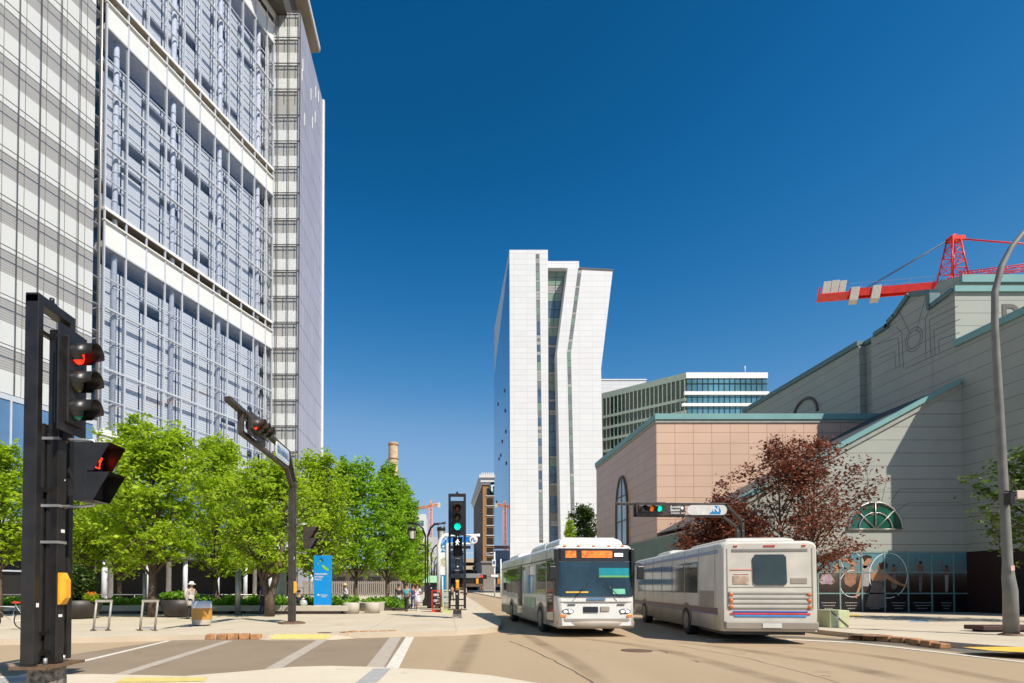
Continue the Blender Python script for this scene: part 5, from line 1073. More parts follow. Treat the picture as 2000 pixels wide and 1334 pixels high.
g = G(394, 1222, PZ); t = thing('litter_barrel', 'round litter barrel with orange wood band and white rim beside the white-hatted person', 'litter bin', (g.x, g.y, PZ)); h = P(1, 1174, g.y).z - PZ; r = 18.5 / F * g.y
m, n, l, b_ = mk('orange_wood_band'); tc = n.new('ShaderNodeTexCoord'); wv = n.new('ShaderNodeTexNoise'); mp = n.new('ShaderNodeMapping'); mp.inputs['Scale'].default_value = (30, 30, 1); l.new(tc.outputs['Object'], mp.inputs[0]); l.new(mp.outputs[0], wv.inputs['Vector']); rp = n.new('ShaderNodeValToRGB'); rp.color_ramp.elements[0].color = (.42, .18, .03, 1); rp.color_ramp.elements[1].color = (.62, .33, .07, 1); l.new(wv.outputs['Fac'], rp.inputs[0]); l.new(rp.outputs[0], b_.inputs['Base Color'])
MB().lathe((0, 0, 0), [(r * .93, .05), (r, h * .26)], 32).build('lower_shell', M['bench'], t, world=False); MB().lathe((0, 0, 0), [(r * 1.01, h * .26), (r * 1.01, h * .72)], 32).build('wood_band', m, t, world=False)
MB().lathe((0, 0, 0), [(r, h * .72), (r, h), (r * .85, h), (r * .85, h - .08), (0, h - .1)], 32).build('white_rim', M['white'], t, world=False); MB().lathe((0, 0, 0), [(0, 0), (r * .8, 0), (r * .8, .05), (0, .05)], 20).build('foot', M['dline'], t, world=False)
for px, lab in ((199, 'bare grey metal frame stand, the left of two near the kerb'), (290, 'bare grey metal frame stand with dark post behind, the right of two near the kerb')):
    g = G(px, 1232, PZ); t = thing('metal_frame_stand', lab, 'frame stand', (g.x, g.y, PZ), .1, 'metal frame stands on the plaza edge')
    MB().tube([(-.27, 0, .02), (-.20, .05, 1.0)], .035, 6).tube([(.27, .05, 1.0), (.20, 0, .02)], .035, 6).box(-.235, .305, .02, .08, .95, 1.03).build('front_frame', mat('worn_steel', (.36, .33, .28), .6, .2, .2), t, world=False)
    MB().box(-.23, .2, -.02, .02, .08, .13).build('lower_rail', M['galv'], t, world=False)
    for x in (-.27, .2): MB().box(x - .07, x + .07, -.06, .06, 0, .03).build('foot', M['iron'], t, world=False)
for px, py0, py1, Y, r, lab, m_ in ((283, 1120, 1192, 29.8, .10, 'thin grey post by the tree left of the second planter bowl', M['galv']), (465, 1112, 1192, 29.5, .14, 'short silver post on the planter near the person in blue', M['galv']), (548, 1100, 1180, 40, .4, 'thick pale round column behind the forked tree', M['slab'])):
    v = P(px, py0, Y); t = thing('plaza_post', lab, 'post', (v.x, Y, PZ)); MB().tube([(0, 0, .08), (0, 0, v.z - PZ)], r, 12).build('shaft', m_, t, world=False); MB().lathe((0, 0, 0), [(r * 1.5, 0), (r * 1.5, .08), (r, .12)], 12).build('collar', M['dline'], t, world=False)
b_ = MB(); t = thing('plaza_railing', 'pale metal railing running behind the plaza planting', 'railing', (-20, 38, PZ))
b_.tube([(-38, 38, 1.1), (-7, 38, 1.1)], .035, 6).build('top_rail', M['galv'], t)
b_ = MB()
for k in range(17): b_.tube([(-38 + k * 1.9, 38, PZ), (-38 + k * 1.9, 38, 1.1)], .025, 6)
b_.build('balusters', M['galv'], t)
# electrical box with diagonal strap and bench on the mall corner
g = G(1637, 1226, PZ); a, c = P(1621, 1226, g.y), P(1659, 1192, g.y); t = thing('utility_box', 'pale yellow-green utility box with a dark diagonal bar behind the right bus', 'utility box', (g.x, g.y, PZ))
MB().box(a.x, c.x, g.y, g.y + .8, PZ, c.z).build('body', mat('pale_lime_paint', (.50, .52, .30), .6, 0, .12), t, bevel=.015); d = (Vector((c.x, 0, PZ)) - Vector((a.x, 0, c.z))); L_ = d.length; d.normalize()
MB().obox((a.x, g.y - .012, c.z), d, (0, 1, 0), (-d.z, 0, d.x), (.06, L_ - .06), (-.006, .006), (-.02, .02)).build('diagonal_bar', M['dline'], t)
e = Vector((a.x + .35 * (c.x - a.x), g.y - .02, PZ + .6 * (c.z - PZ)))
MB().obox(e, (1, 0, 0), (0, 1, 0), (0, 0, 1), (-.08, .08), (-.004, .004), (-.02, .02)).obox(e + Vector((0, -.006, 0)), (0, 0, 1), (0, 1, 0), (1, 0, 0), (-.08, .08), (-.004, .004), (-.02, .02)).build('white_mark', M['white'], t)
a = G(1921, 1235, PZ); t = thing('low_bench', 'low dark red bench block behind the street light pole', 'bench', (a.x, a.y, PZ)); MB().box(a.x, a.x + 3.5, a.y, a.y + .7, PZ + .06, P(1, 1222.5, a.y).z).build('seat', mat('dark_red_bench', (.06, .025, .02), .6), t, bevel=.02); MB().box(a.x + .2, a.x + 3.3, a.y + .1, a.y + .6, PZ, PZ + .06).build('foot', M['dark'], t)

# bicycle at the left edge
g = G(14, 1231, PZ); t = thing('bicycle', 'parked bicycle with red saddle at the left edge of the plaza', 'bicycle', (g.x, g.y, PZ), .35)
for x in (-.52, .52):
    w_ = MB(); pr = [Vector((x + .33 * math.cos(a), 0, .34 + .33 * math.sin(a))) for a in np.linspace(0, 2 * math.pi, 29)]; w_.tube(pr, .02, 6, cap=False); ww = w_.build('wheel', M['rubber'], t, world=False)
    s_ = MB(); [s_.tube([(x, 0, .34), (x + .31 * math.cos(a), 0, .34 + .31 * math.sin(a))], .003, 3) for a in np.linspace(0, 2 * math.pi, 17)[:-1]]; s_.build('spokes', M['galv'], ww, world=False)
MB().tube([(.52, 0, .34), (.12, 0, .30), (.22, 0, .85), (.52, 0, .34)], .016, 6).tube([(.12, 0, .30), (-.38, 0, .82), (.2, 0, .78)], .018, 6).tube([(-.36, 0, .9), (-.52, 0, .34)], .016, 6).build('frame', M['offwhite'], t, world=False)
MB().ball((.24, 0, .93), .12, 1.1, .6, .3).build('saddle', M['red'], t, world=False); MB().tube([(.22, 0, .84), (.24, 0, .92)], .014, 6).build('seat_post', M['galv'], t, world=False)
MB().tube([(-.42, -.25, .98), (-.36, 0, .96), (-.42, .25, .98)], .014, 6).tube([(-.36, 0, .88), (-.36, 0, .97)], .014, 6).build('handlebar', M['black'], t, world=False)

# ------------------------------------------------------------------ cars far down the street
def car(label, X, Y, m_, rz=0):
    t = thing('parked_car', label, 'car', (X, Y, 0), rz); L, W = 4.5, 1.8
    prof = [(0, .35), (0, .85), (.9, 1.0), (1.5, 1.45), (3.2, 1.5), (4.0, 1.0), (4.5, .9), (4.5, .35)]
    def sec(x, s=1): return [Vector((x * s, y, z)) for y, z in prof]
    MB().loft([sec(-.9, .93), sec(-.9), sec(.9), sec(.9, .93)], False).build('body', m_, t, world=False, bevel=.04)
    MB().prism([(-.7, -.02 + .86, 1.02), (.7, .84, 1.02), (.62, 1.42, 1.42), (-.62, 1.42, 1.42)], (0, -.03, .02)).build('windscreen', M['dark'], t, world=False)
    for x in (-.7, .7): MB().ball((x, .0, .72), .12, 1, .4, .7).build('headlight', M['white'], t, world=False)
    MB().box(-.5, .5, -.04, 0, .45, .62).build('grille', M['dark'], t, world=False)
    for x in (-.85, .85):
        for y in (.85, 3.6): MB().loft([[Vector((x + dx, y + .33 * math.cos(a), .33 + .33 * math.sin(a))) for a in [2 * math.pi * k / 16 for k in range(16)]] for dx in (-.1, .1)]).build('wheel', M['rubber'], t, world=False)
car('distant beige car facing us at the far end of the street', P(904, 1160, 120).x, 120, mat('beige_car_paint', (.45, .36, .26), .3))

# ------------------------------------------------------------------ buses
M['bw'] = mat('bus_white_paint', (.66, .65, .61), .28, 0, .09, 1.6, .5, 0, .3); M['bg'] = mat('bus_side_glass', (.03, .045, .04), .05, 0, .5, .7, 1.0); M['bws'] = mat('bus_windscreen', (.020, .045, .06), .03, 0, .5, .9, 1.0)
M['bd'] = mat('bus_grey_skirt', (.30, .26, .21), .5, 0, .15, 1); M['bk'] = mat('bus_black_trim', (.02, .02, .022), .35)
def bus_body(t, L, W, H_, m_, z0=.33, fr=.35, rake=.10):
    hw = W / 2
    def ring(y, s=1.0, top=H_, zb=z0, rk=0, crn=.22):
        pts = [(-hw * s, zb), (-hw * s, 1.2), (-hw * s * .995, top - .45)]
        pts += [(-hw * s + crn - crn * math.cos(a), top - crn + crn * math.sin(a) * .9 - .02) for a in [math.pi / 2 * k / 5 for k in range(1, 6)]]
        pts += [(-x, z) for x, z in pts[::-1]]
        return [Vector((x, y + rk * (z - .5), z)) for x, z in pts]
    return MB().loft([ring(.0, .86, H_ - .12, z0 + .05, rake), ring(.05, .94, H_ - .05, z0 + .02, rake * .9), ring(.18, .985, H_, z0, rake * .6), ring(.45, 1.0, H_, z0, 0), ring(L - .25, 1, H_), ring(L - .08, .985, H_ - .03), ring(L, .94, H_ - .08)]).build('body', m_, t, world=False)
def wheel(t, x, y, s):
    w_ = MB().loft([[Vector((x + dx, y + r * math.cos(a), .48 + r * math.sin(a))) for a in [2 * math.pi * k / 28 for k in range(28)]] for dx, r in ((-s * .30, .46), (-s * .02, .48), (0, .44))]).build('wheel', M['rubber'], t, world=False)
    MB().loft([[Vector((x + dx * s, y + r * math.cos(a), .48 + r * math.sin(a))) for a in [2 * math.pi * k / 20 for k in range(20)]] for dx, r in ((.002, .30), (.02, .28), (-.04, .2), (.03, .1))]).build('rim', mat('wheel_rim', (.25, .24, .22), .5, .4), w_, world=False)
def side_wins(t, spans, z0, z1, x, s, m_, name='side_window'):
    for y0, y1 in spans: MB().box(x - .012 if s < 0 else x, x if s < 0 else x + .012, y0, y1, z0, z1).build(name, m_, t, world=False, bevel=.004)
# left bus, coming towards the camera
L, W, H_ = 12.2, 2.58, 3.02
t = thing('city_bus', 'oncoming white city bus with orange destination display and headlights on', 'bus', (4.86, 18.0, 0), math.radians(2.6), 'city buses')
bus_body(t, L, W, H_, M['bw'])
b = MB(); hw = W / 2
def hump(y0, y1, w0, z0, z1, nm, m_): return MB().loft([[Vector((sx * (w0 - d), y, z)) for sx in (-1, 1) for (y, d) in ()] for z in ()]) if False else MB().loft([[Vector((-w0 + i, y0 + i * 1.2, z)), Vector((w0 - i, y0 + i * 1.2, z)), Vector((w0 - i, y1 - i, z)), Vector((-w0 + i, y1 - i, z))] for z, i in ((z0, 0), (z0 + (z1 - z0) * .6, .05), (z1, .22))], False).build(nm, m_, t, world=False, bevel=.05)
hump(.55, 2.6, 1.08, H_ - .03, H_ + .24, 'roof_fairing', M['bw']); hump(3.0, 5.6, 1.0, H_ - .03, H_ + .28, 'roof_unit', M['bw']); hump(9.0, 11.4, .95, H_ - .03, H_ + .22, 'roof_cooler', M['offwhite'])
def front_panel(x0, x1, z0, z1, m_, nm, par, k=10, off=.03, rake=.10, arch=.0):
    """curved panel on the bus nose"""
    ynose = lambda x: .0 if abs(x) < 1.02 else .05 * ((abs(x) - 1.02) / .17) ** 2
    vs = []; fs = []
    for j, z in enumerate((z0, z1)):
        for i in range(k + 1):
            x = x0 + (x1 - x0) * i / k; vs.append(Vector((x, ynose(x) + rake * (z - .5) - off, z + (arch * (1 - (2 * i / k - 1) ** 2) if j else 0))))
    fs = [(i, i + 1, k + 2 + i, k + 1 + i) for i in range(k)]
    n = len(vs); vs += [v_ + Vector((0, off * .9, 0)) for v_ in vs]; fs2 = fs + [(q[3] + n, q[2] + n, q[1] + n, q[0] + n) for q in fs] + [(i + n, i + 1 + n, i + 1, i) for i in range(k)] + [(k + 1 + i, k + 2 + i, k + 2 + i + n, k + 1 + i + n) for i in range(k)] + [(0, k + 1, k + 1 + n, n), (k, k + n, 2 * k + 1 + n, 2 * k + 1)]
    return MB().add(vs, fs2, False).build(nm, m_, par, world=False)
ws = front_panel(-1.2, 1.2, 1.30, 2.42, M['bws'], 'windscreen', t, 24, .035)
for s in (-1, 1): MB().box(s * 1.235 - .05, s * 1.235 + .05, .12, .40, 1.32, 2.84).build('corner_pillar_trim', M['bk'], t, world=False, bevel=.02)
front_panel(.12, 1.10, 1.98, 2.22, mat('teal_sun_visor', (.02, .25, .30), .2), 'sun_visor', ws, 6, .042); front_panel(.12, 1.10, 1.92, 1.978, mat('green_visor_edge', (.15, .40, .12), .3), 'visor_edge', ws, 6, .042)
front_panel(.55, .95, 1.38, 1.55, mat('pale_green_card', (.18, .55, .36), .5), 'route_card', ws, 4, .044); front_panel(-.98, -.25, 1.42, 1.465, M['yellow2'], 'yellow_bike_bar', ws, 5, .05)
front_panel(-1.19, 1.19, 2.44, 2.86, M['bk'], 'display_housing', t, 24, .03)
am = emis('amber_led_display', (1.0, .22, .01), 1.0)
m, n, l, b_ = mk('amber_led_matrix'); g_ = n.new('ShaderNodeNewGeometry'); vz = n.new('ShaderNodeTexNoise'); vz.inputs['Scale'].default_value = 9; l.new(g_.outputs['Position'], vz.inputs['Vector']); rp = n.new('ShaderNodeValToRGB'); rp.color_ramp.elements[0].position = .35; rp.color_ramp.elements[0].color = (.45, .07, .0, 1); rp.color_ramp.elements[1].position = .6; rp.color_ramp.elements[1].color = (1, .24, .02, 1); l.new(vz.outputs['Fac'], rp.inputs[0]); b_.inputs['Base Color'].default_value = (.2, .05, .01, 1); l.new(rp.outputs[0], b_.inputs['Emission Color']); b_.inputs['Emission Strength'].default_value = 1.0
front_panel(-.95, -.60, 2.55, 2.78, m, 'destination_display', t, 3, .045); front_panel(-.42, .58, 2.55, 2.78, m, 'destination_display', t, 6, .045)
front_panel(.66, .92, 2.60, 2.70, emis('marker_light', (1, .95, .85), 2.0), 'marker_light', t, 3, .05)
for x in (-.95, -.5, .0, .5, .95): MB().ball((x, .26, 2.94), .04, 1.6, 1, .6).build('clearance_light', LOR, t, world=False)
front_panel(-1.20, 1.20, .52, .60, M['bd'], 'nose_seam', t, 12, .02)
front_panel(-1.16, 1.16, 1.12, 1.145, M['bd'], 'hood_seam', t, 12, .034)
front_panel(-.42, .05, .80, .98, M['bk'], 'lower_grille', t, 4, .034); front_panel(.14, .42, .84, .98, M['bd'], 'licence_plate', t, 3, .036)
for s in (-1, 1):
    h = MB().ball((s * .92, .06, .82), .16, 1.35, .45, .62, 16, 10).build('headlight', mat('headlight_housing', (.14, .14, .14), .2), t, world=False)
    for k in (0, 1): MB().ball((s * (.84 + .16 * k), -.01 + .01 * k, .82), .05, 1.2, .5, .8).build('lamp', emis('headlight_lit', (1, .97, .9), 1.6), h, world=False)
    front_panel(*( (s * 1.16, s * .98) if s < 0 else (.98, 1.16)), .66, .72, LOR, 'turn_signal', t, 2, .04)
bp = MB(); rr = []
for z, o in ((.28, .0), (.30, -.06), (.50, -.07), (.54, 0)): rr.append([Vector((x, .02 + .16 * (abs(x) / 1.25) ** 3 + o, z)) for x in np.linspace(-1.26, 1.26, 12)])
vs = [p for r in rr for p in r]; bp.add(vs, [(i * 12 + j, i * 12 + j + 1, (i + 1) * 12 + j + 1, (i + 1) * 12 + j) for i in range(3) for j in range(11)], True); bp.build('front_bumper', M['bd'], t, world=False)
MB().tube([(-.7, -.02, 1.28), (-.25, .03, 1.75)], .012, 5).build('wiper', M['bk'], t, world=False); MB().tube([(.75, -.02, 1.28), (.28, .03, 1.75)], .012, 5).build('wiper', M['bk'], t, world=False)
for s in (-1, 1):
    MB().tube([(s * 1.2, .2, 2.35), (s * 1.42, -.05, 2.35), (s * 1.42, -.05, 2.25)], .02, 6).build('mirror_arm', M['bk'], t, world=False)
    MB().box(s * 1.42 - .11, s * 1.42 + .11, -.08, .02, 1.85, 2.28).build('mirror', M['bk'], t, world=False, bevel=.03)
    sx = s * hw * .999
    side_wins(t, [(1.55 + k * 1.42, 2.88 + k * 1.42) for k in range(6) if not (s < 0 and k == 3)], 1.35, 2.45, sx, s, M['bg'])
    side_wins(t, [(10.2, 11.2)], 1.45, 2.35, sx, s, M['bg'])
    if s < 0: side_wins(t, [(.42, 1.35), (6.0, 7.1)], .45, 2.5, sx, s, M['bg'], 'door')
    side_wins(t, [(1.4, 11.9)], .36, .72, sx, s, M['bd'], 'skirt_panel'); side_wins(t, [(.6, 12.0)], 2.52, 2.56, sx, s, M['bk'], 'roof_gutter')
    for y in (2.35, 8.7):
        MB().loft([[Vector((s * (hw + .014) + dx, y + .62 * math.cos(a), .45 + .62 * math.sin(a))) for a in [math.pi * k / 14 for k in range(15)]] for dx in (-.01 * s, 0)], False).build('wheel_arch', M['bk'], t, world=False)
        wheel(t, s * (hw + .02), y, s)
MB().box(-1.1, 1.1, 1.2, 11.5, .22, .34).build('underbody', M['bk'], t, world=False)
for y in (1.42, 3.9, 5.9, 7.9, 10.0):
    for s in (-1, 1): MB().box(s * hw - .004, s * hw + .004, y, y + .012, .4, 2.9).build('panel_seam', M['bd'], t, world=False)
side_wins(t, [(3.2, 5.6)], .82, 1.22, -hw * .999, -1, mat('side_advert', (.30, .42, .30), .4, 0, .4, 3), 'advert_panel')
for x in (-.8, .8): front_panel(x - .12, x + .12, 1.03, 1.06, M['bk'], 'nose_vent', t, 2, .034)
front_panel(-.3, .3, 1.18, 1.25, M['wg'], 'route_badge', t, 4, .036)
# right bus, driving away
L = 12.2
t = thing('city_bus', 'white city bus driving away with red and blue striped rear and louvred engine door', 'bus', (8.95, 16.2, 0), math.radians(180 - 7.4), 'city buses')
t.location = (9.12 + 12.2 * math.sin(math.radians(7.4)), 15.8 + 12.2 * math.cos(math.radians(7.4)), 0)
H_ = 2.96; M['bw2'] = mat('bus_cream_white', (.58, .55, .48), .34, 0, .12, 1.6, .5)
bus_body(t, L, W, H_, M['bw2'], .36); yr = L + .0
hump(8.2, 11.6, .98, H_ - .03, H_ + .10, 'roof_unit', M['bw2']); hump(3.0, 5.2, .9, H_ - .03, H_ + .16, 'roof_unit', M['bw2'])
def rp_(x0, x1, z0, z1, m_, nm, d=.02, y=None): return MB().box(-x1, -x0, (y or yr), (y or yr) + d, z0, z1).build(nm, m_, t, world=False, bevel=.006)
rw = MB().loft([[Vector((x, yr + o, z)) for x, z in ((-.40, 1.66), (.36, 1.66), (.43, 1.73), (.45, 2.42), (.38, 2.52), (-.36, 2.52), (-.43, 2.44), (-.45, 1.73))] for o in (-.02, .03)], False).build('rear_window', M['bg'], t, world=False)
for k in range(4): rp_(-1.08, 1.08, 1.02 + k * .135, 1.085 + k * .135, mat('louvre_cream', (.46, .43, .38), .5), 'engine_louvre', .03)
rp_(-1.12, 1.12, .97, .985, M['bd'], 'panel_seam', .012); rp_(-1.12, 1.12, 1.60, 1.615, M['bd'], 'panel_seam', .012)
rp_(-.98, .98, .89, .93, mat('stripe_blue', (.03, .05, .35), .4), 'blue_stripe', .022); rp_(-1.05, 1.05, .83, .88, mat('stripe_red', (.55, .05, .06), .4), 'red_stripe', .022); rp_(-.95, .95, .77, .82, mat('stripe_cyan', (.05, .25, .60), .4), 'light_blue_stripe', .022)
for x in (-1.06, 1.0):
    for z in (1.05, 1.22, 1.39): MB().ball((x + .03, yr + .02, z), .065, 1, .4, 1).build('tail_lamp', mat('tail_lamp_orange', (.55, .16, .06), .3), t, world=False)
for x in (-.9, -.1, .1, .9, 0): MB().box(x - .05, x + .05, yr - .02, yr + .02, 2.74, 2.78).build('clearance_lamp', mat('red_reflector', (.5, .04, .02), .3), t, world=False)
rp_(-1.05, -.35, 2.08, 2.11, mat('faint_red_lettering', (.60, .22, .14), .5), 'rear_number_line', .014); rp_(-.95, -.55, 1.96, 1.98, mat('faint_red_lettering', (.60, .30, .22), .5), 'rear_number_line', .014)
MB().box(-1.22, 1.22, yr - .3, yr + .13, .42, .64).build('rear_bumper', M['bd'], t, world=False, bevel=.03); MB().box(-1.1, 1.1, 1.2, 11.8, .24, .37).build('underbody', M['bk'], t, world=False)
rp_(-1.0, 1.0, 2.60, 2.68, mat('rear_vent_dark', (.20, .19, .17), .6), 'roof_vent', .015)
rp_(-.98, -.55, 1.68, 1.92, mat('rear_advert', (.50, .36, .26), .5, 0, .5, 5), 'notice', .012); rp_(.55, .98, 1.70, 1.86, M['bd'], 'notice', .012)
for x in (-1.12, 1.12): MB().tube([(x, yr + .015, 1.0), (x, yr + .015, 2.7)], .008, 4).build('panel_seam', M['bd'], t, world=False)
for y in (1.1, 2.7, 4.2, 5.7, 7.2, 8.7, 10.2, 11.7):
    for s in (-1, 1): MB().box(s * hw - .004, s * hw + .004, y, y + .012, .4, 2.85).build('panel_seam', M['bd'], t, world=False)
MB().box(-.25, .25, yr + .135, yr + .145, .47, .60).build('licence_plate', M['bw'], t, world=False)
for s in (-1, 1):
    sx = s * hw * .999; side_wins(t, [(1.2 + k * 1.5, 2.6 + k * 1.5) for k in range(6)], 1.42, 2.42, sx, s, M['bg']); side_wins(t, [(.2, 11.9)], .86, 1.0, sx, s, mat('side_stripe_maroon', (.12, .05, .07), .4), 'side_stripe'); side_wins(t, [(.2, 11.9)], .80, .858, sx, s, mat('side_stripe_blue', (.10, .10, .22), .4), 'side_stripe')
    side_wins(t, [(10.3, 11.6)], 1.0 + .01, 1.5, sx, s, M['bd'], 'engine_vent'); side_wins(t, [(.5, 11.9)], 2.58, 2.68, sx, s, mat('roof_stripe_blue', (.22, .26, .42), .4), 'roof_stripe')
    for y in (2.5, 8.9):
        MB().loft([[Vector((s * (hw + .014) + dx, y + .60 * math.cos(a), .48 + .60 * math.sin(a))) for a in [math.pi * k / 14 for k in range(15)]] for dx in (-.01 * s, 0)], False).build('wheel_arch', M['bk'], t, world=False)
        wheel(t, s * (hw + .02), y, s)
    MB().box(s * 1.42 - .1, s * 1.42 + .1, -.05, .04, 1.9, 2.3).tube([(s * 1.2, .15, 2.38), (s * 1.42, 0, 2.36), (s * 1.42, 0, 2.28)], .02, 6).build('mirror', M['bk'], t, world=False)

# ------------------------------------------------------------------ people
SKIN = mat('skin', (.42, .24, .16), .6, 0, .04)
def skinned(name, parent, V, E, m_, sub=1):
    me = bpy.data.meshes.new(name); me.from_pydata([v[:3] for v in V], E, []); me.materials.append(m_)
    o = bpy.data.objects.new(name, me); COL.objects.link(o); o.parent = parent
    sk_ = o.modifiers.new('skin', 'SKIN'); sk_.use_smooth_shade = True
    if not me.skin_vertices: me.skin_vertices.new() if hasattr(me.skin_vertices, 'new') else None
    d = me.skin_vertices[0].data if me.skin_vertices else None
    for i, v in enumerate(V): d[i].radius = (v[3], v[4] if len(v) > 4 else v[3]); d[i].use_root = (i == 0)
    s = o.modifiers.new('sub', 'SUBSURF'); s.levels = s.render_levels = sub
    return o
def person(label, loc, rz, h, top, bottom, hair, stride=.0, arms=((0, .02, -.1), (0, .02, -.1)), longhair=False, hat=None, dress=False, sleeves='short', group=None, sit=False, coat=False, seed=0):
    t = thing('person', label, 'person', loc, rz, group); k = h / 1.72; K = lambda L_: [tuple(x * k for x in v) for v in L_]
    s = stride; hz = .93 if not sit else .5
    V = [(0, 0, hz, .125, .10), (0, 0, hz + .17, .115, .085), (0, 0, hz + .37, .145, .10), (0, 0, hz + .50, .06, .055), (0, -.02, hz + .60, .062, .07), (0, -.025, hz + .69, .082, .095), (0, -.015, hz + .75, .055, .065)]
    E = [(0, 1), (1, 2), (2, 3), (3, 4), (4, 5), (5, 6)]
    arm_idx = []; hands = []
    for sd, (ax_, ay, az) in zip((-1, 1), arms):
        i = len(V); S_ = (sd * .19, 0, hz + .43); El = (sd * (.23 + ax_ * .3), S_[1] + ay * .5 + .02, S_[2] - .28); Wr = (sd * (.23 + ax_), El[1] + ay - .02, El[2] - .25 + (.35 + az if az > 0 else 0))
        if az > 0: Wr = (sd * (.16), El[1] - .2, El[2] + az)
        V += [(*S_, .05), (*El, .036), (*Wr, .026), (Wr[0], Wr[1] - .02, Wr[2] - (.07 if az <= 0 else -.06), .032, .018)]
        E += [(2, i), (i, i + 1), (i + 1, i + 2), (i + 2, i + 3)]; arm_idx.append(i)
        dz = -.05 if az <= 0 else .045
        hnd = V[i + 3]
        for f in range(4): V.append((hnd[0] + (f - 1.5) * .014, hnd[1] - .012, hnd[2] + dz * (1 + .2 * (f in (1, 2))), .008)); E.append((i + 3, len(V) - 1))
        V.append((hnd[0] - sd * .035, hnd[1] - .02, hnd[2] + dz * .3, .009)); E.append((i + 3, len(V) - 1)); hands.append(Vector(hnd[:3]) * k)
    legs = []
    for sd in (-1, 1):
        i = len(V); st = s * sd
        if sit: V += [(sd * .09, 0, hz - .03, .08), (sd * .11, -.42, hz, .06), (sd * .11, -.45, .09, .04), (sd * .11, -.6, .045, .036)]
        else: V += [(sd * .085, 0, hz - .06, .085), (sd * .09, -st * .5 - .02, .5, .058), (sd * .09, -st + (.06 if st < 0 else 0), .09, .038), (sd * .10, -st - .13 + (.06 if st < 0 else 0), .045, .034)]
        E += [(0, i), (i, i + 1), (i + 1, i + 2), (i + 2, i + 3)]; legs.append(i)
    V = K(V); skinned('body', t, V, E, SKIN)
    gr = lambda v, r: (v[0], v[1], v[2], v[3] + r * k, (v[4] if len(v) > 4 else v[3]) + r * k)
    # top garment
    TV = [gr(V[0], .018), gr(V[1], .02), gr(V[2], .02), (V[3][0], V[3][1], V[3][2] - .03 * k, .06 * k, .06 * k)]; TE = [(0, 1), (1, 2), (2, 3)]
    for a in arm_idx:
        i = len(TV); TV += [gr(V[a], .016)]; TE.append((2, i))
        if sleeves == 'long': TV += [gr(V[a + 1], .014), gr(V[a + 2], .012)]; TE += [(i, i + 1), (i + 1, i + 2)]
        else: TV.append(tuple(V[a][j] * .4 + V[a + 1][j] * .6 for j in range(3)) + (.052 * k, .052 * k)); TE.append((i, i + 1))
    skinned('shirt' if not dress else 'dress_top', t, TV, TE, top)
    if dress or coat:
        e = .45 if dress else .62
        MB().loft([[Vector((r * k * math.cos(a), r * .75 * k * math.sin(a), z * k)) for a in [2 * math.pi * q_ / 16 for q_ in range(16)]] for r, z in ((.15, hz + .2), (.165, hz), (.20, hz - .18), (.225, e))]).build('skirt' if dress else 'coat_tail', top, t, world=False)
    BV = [gr(V[0], .012)]; BE = []
    for a in legs:
        i = len(BV); BV += [gr(V[a], .012), gr(V[a + 1], .014), gr(V[a + 2], .014)]; BE += [(0, i), (i, i + 1), (i + 1, i + 2)]
    if not dress: skinned('trousers', t, BV, BE, bottom)
    for a in legs:
        f, an = Vector(V[a + 3][:3]), Vector(V[a + 2][:3]); MB().ball((f + an) / 2 + Vector((0, .02 * k, -.015 * k)), .05 * k, 1.0, 2.6, .95).build('shoe', bottom if not dress else M['offwhite'], t, world=False)
    hc = Vector((0, -.015, hz + .69)) * k
    hb = MB().ball(hc + Vector((0, .018 * k, .025 * k)), .10 * k, .95, 1.12, 1.05)
    if longhair: hb.ball(hc + Vector((0, .07 * k, -.13 * k)), .12 * k, .85, .55, 1.7)
    hb.build('hair', hair, t, world=False)
    for sd in (-1, 1): MB().ball(hc + Vector((sd * .035 * k, -.098 * k, .0)), .012 * k).build('eye', M['dark'], t, world=False)
    MB().ball(hc + Vector((0, -.112 * k, -.03 * k)), .015 * k, .8, 1, 1.4).build('nose', SKIN, t, world=False); MB().ball(hc + Vector((0, -.095 * k, -.062 * k)), .022 * k, 1, .4, .3).build('mouth', mat('lips', (.35, .1, .08), .5), t, world=False)
    if hat: MB().lathe(hc + Vector((0, 0, .04 * k)), [(0, .11 * k), (.085 * k, .09 * k), (.11 * k, .01 * k), (.19 * k, -.03 * k), (.18 * k, -.045 * k), (.1 * k, -.01 * k)], 18).build('hat', hat, t, world=False)
    return t, hands
cl = lambda n_, c: mat(n_, c, .8, 0, .1, 8)
hdk = cl('dark_hair', (.015, .01, .008)); hbr = cl('brown_hair', (.06, .025, .012))
def at_(px, py): g = G(px, py, PZ); return (g.x, g.y, PZ)
t, hd = person('person in a white sun hat and grey coat holding a phone beside the litter barrel', at_(373, 1209), math.radians(70), 1.68, cl('grey_coat', (.42, .38, .33)), cl('dark_leggings', (.03, .03, .04)), hdk, .06, ((0, .02, -.1), (0, .1, .12)), hat=M['white'], sleeves='long', coat=True)
p_ = at_(368, 1209); v = Vector(p_) + Vector((-.05, -.10, 1.15)); b = thing('shoulder_bag', 'pale pink shoulder bag on the back of the white-hatted person', 'bag', v); MB().ball((0, 0, 0), .17, .6, .7, 1.5).build('bag_body', cl('pale_bag', (.62, .52, .47)), b, world=False); MB().tube([(0, 0, .2), (.1, .05, .32), (.14, .05, .1)], .015, 6).build('strap', cl('bag_strap', (.5, .4, .36)), b, world=False)
person('person in a blue shirt and navy jeans standing by the forked tree', at_(513, 1200), math.radians(85), 1.78, cl('royal_blue_shirt', (.01, .05, .30)), cl('navy_jeans', (.015, .025, .07)), hdk, .05, ((0, .05, -.1), (0, .15, -.1)))
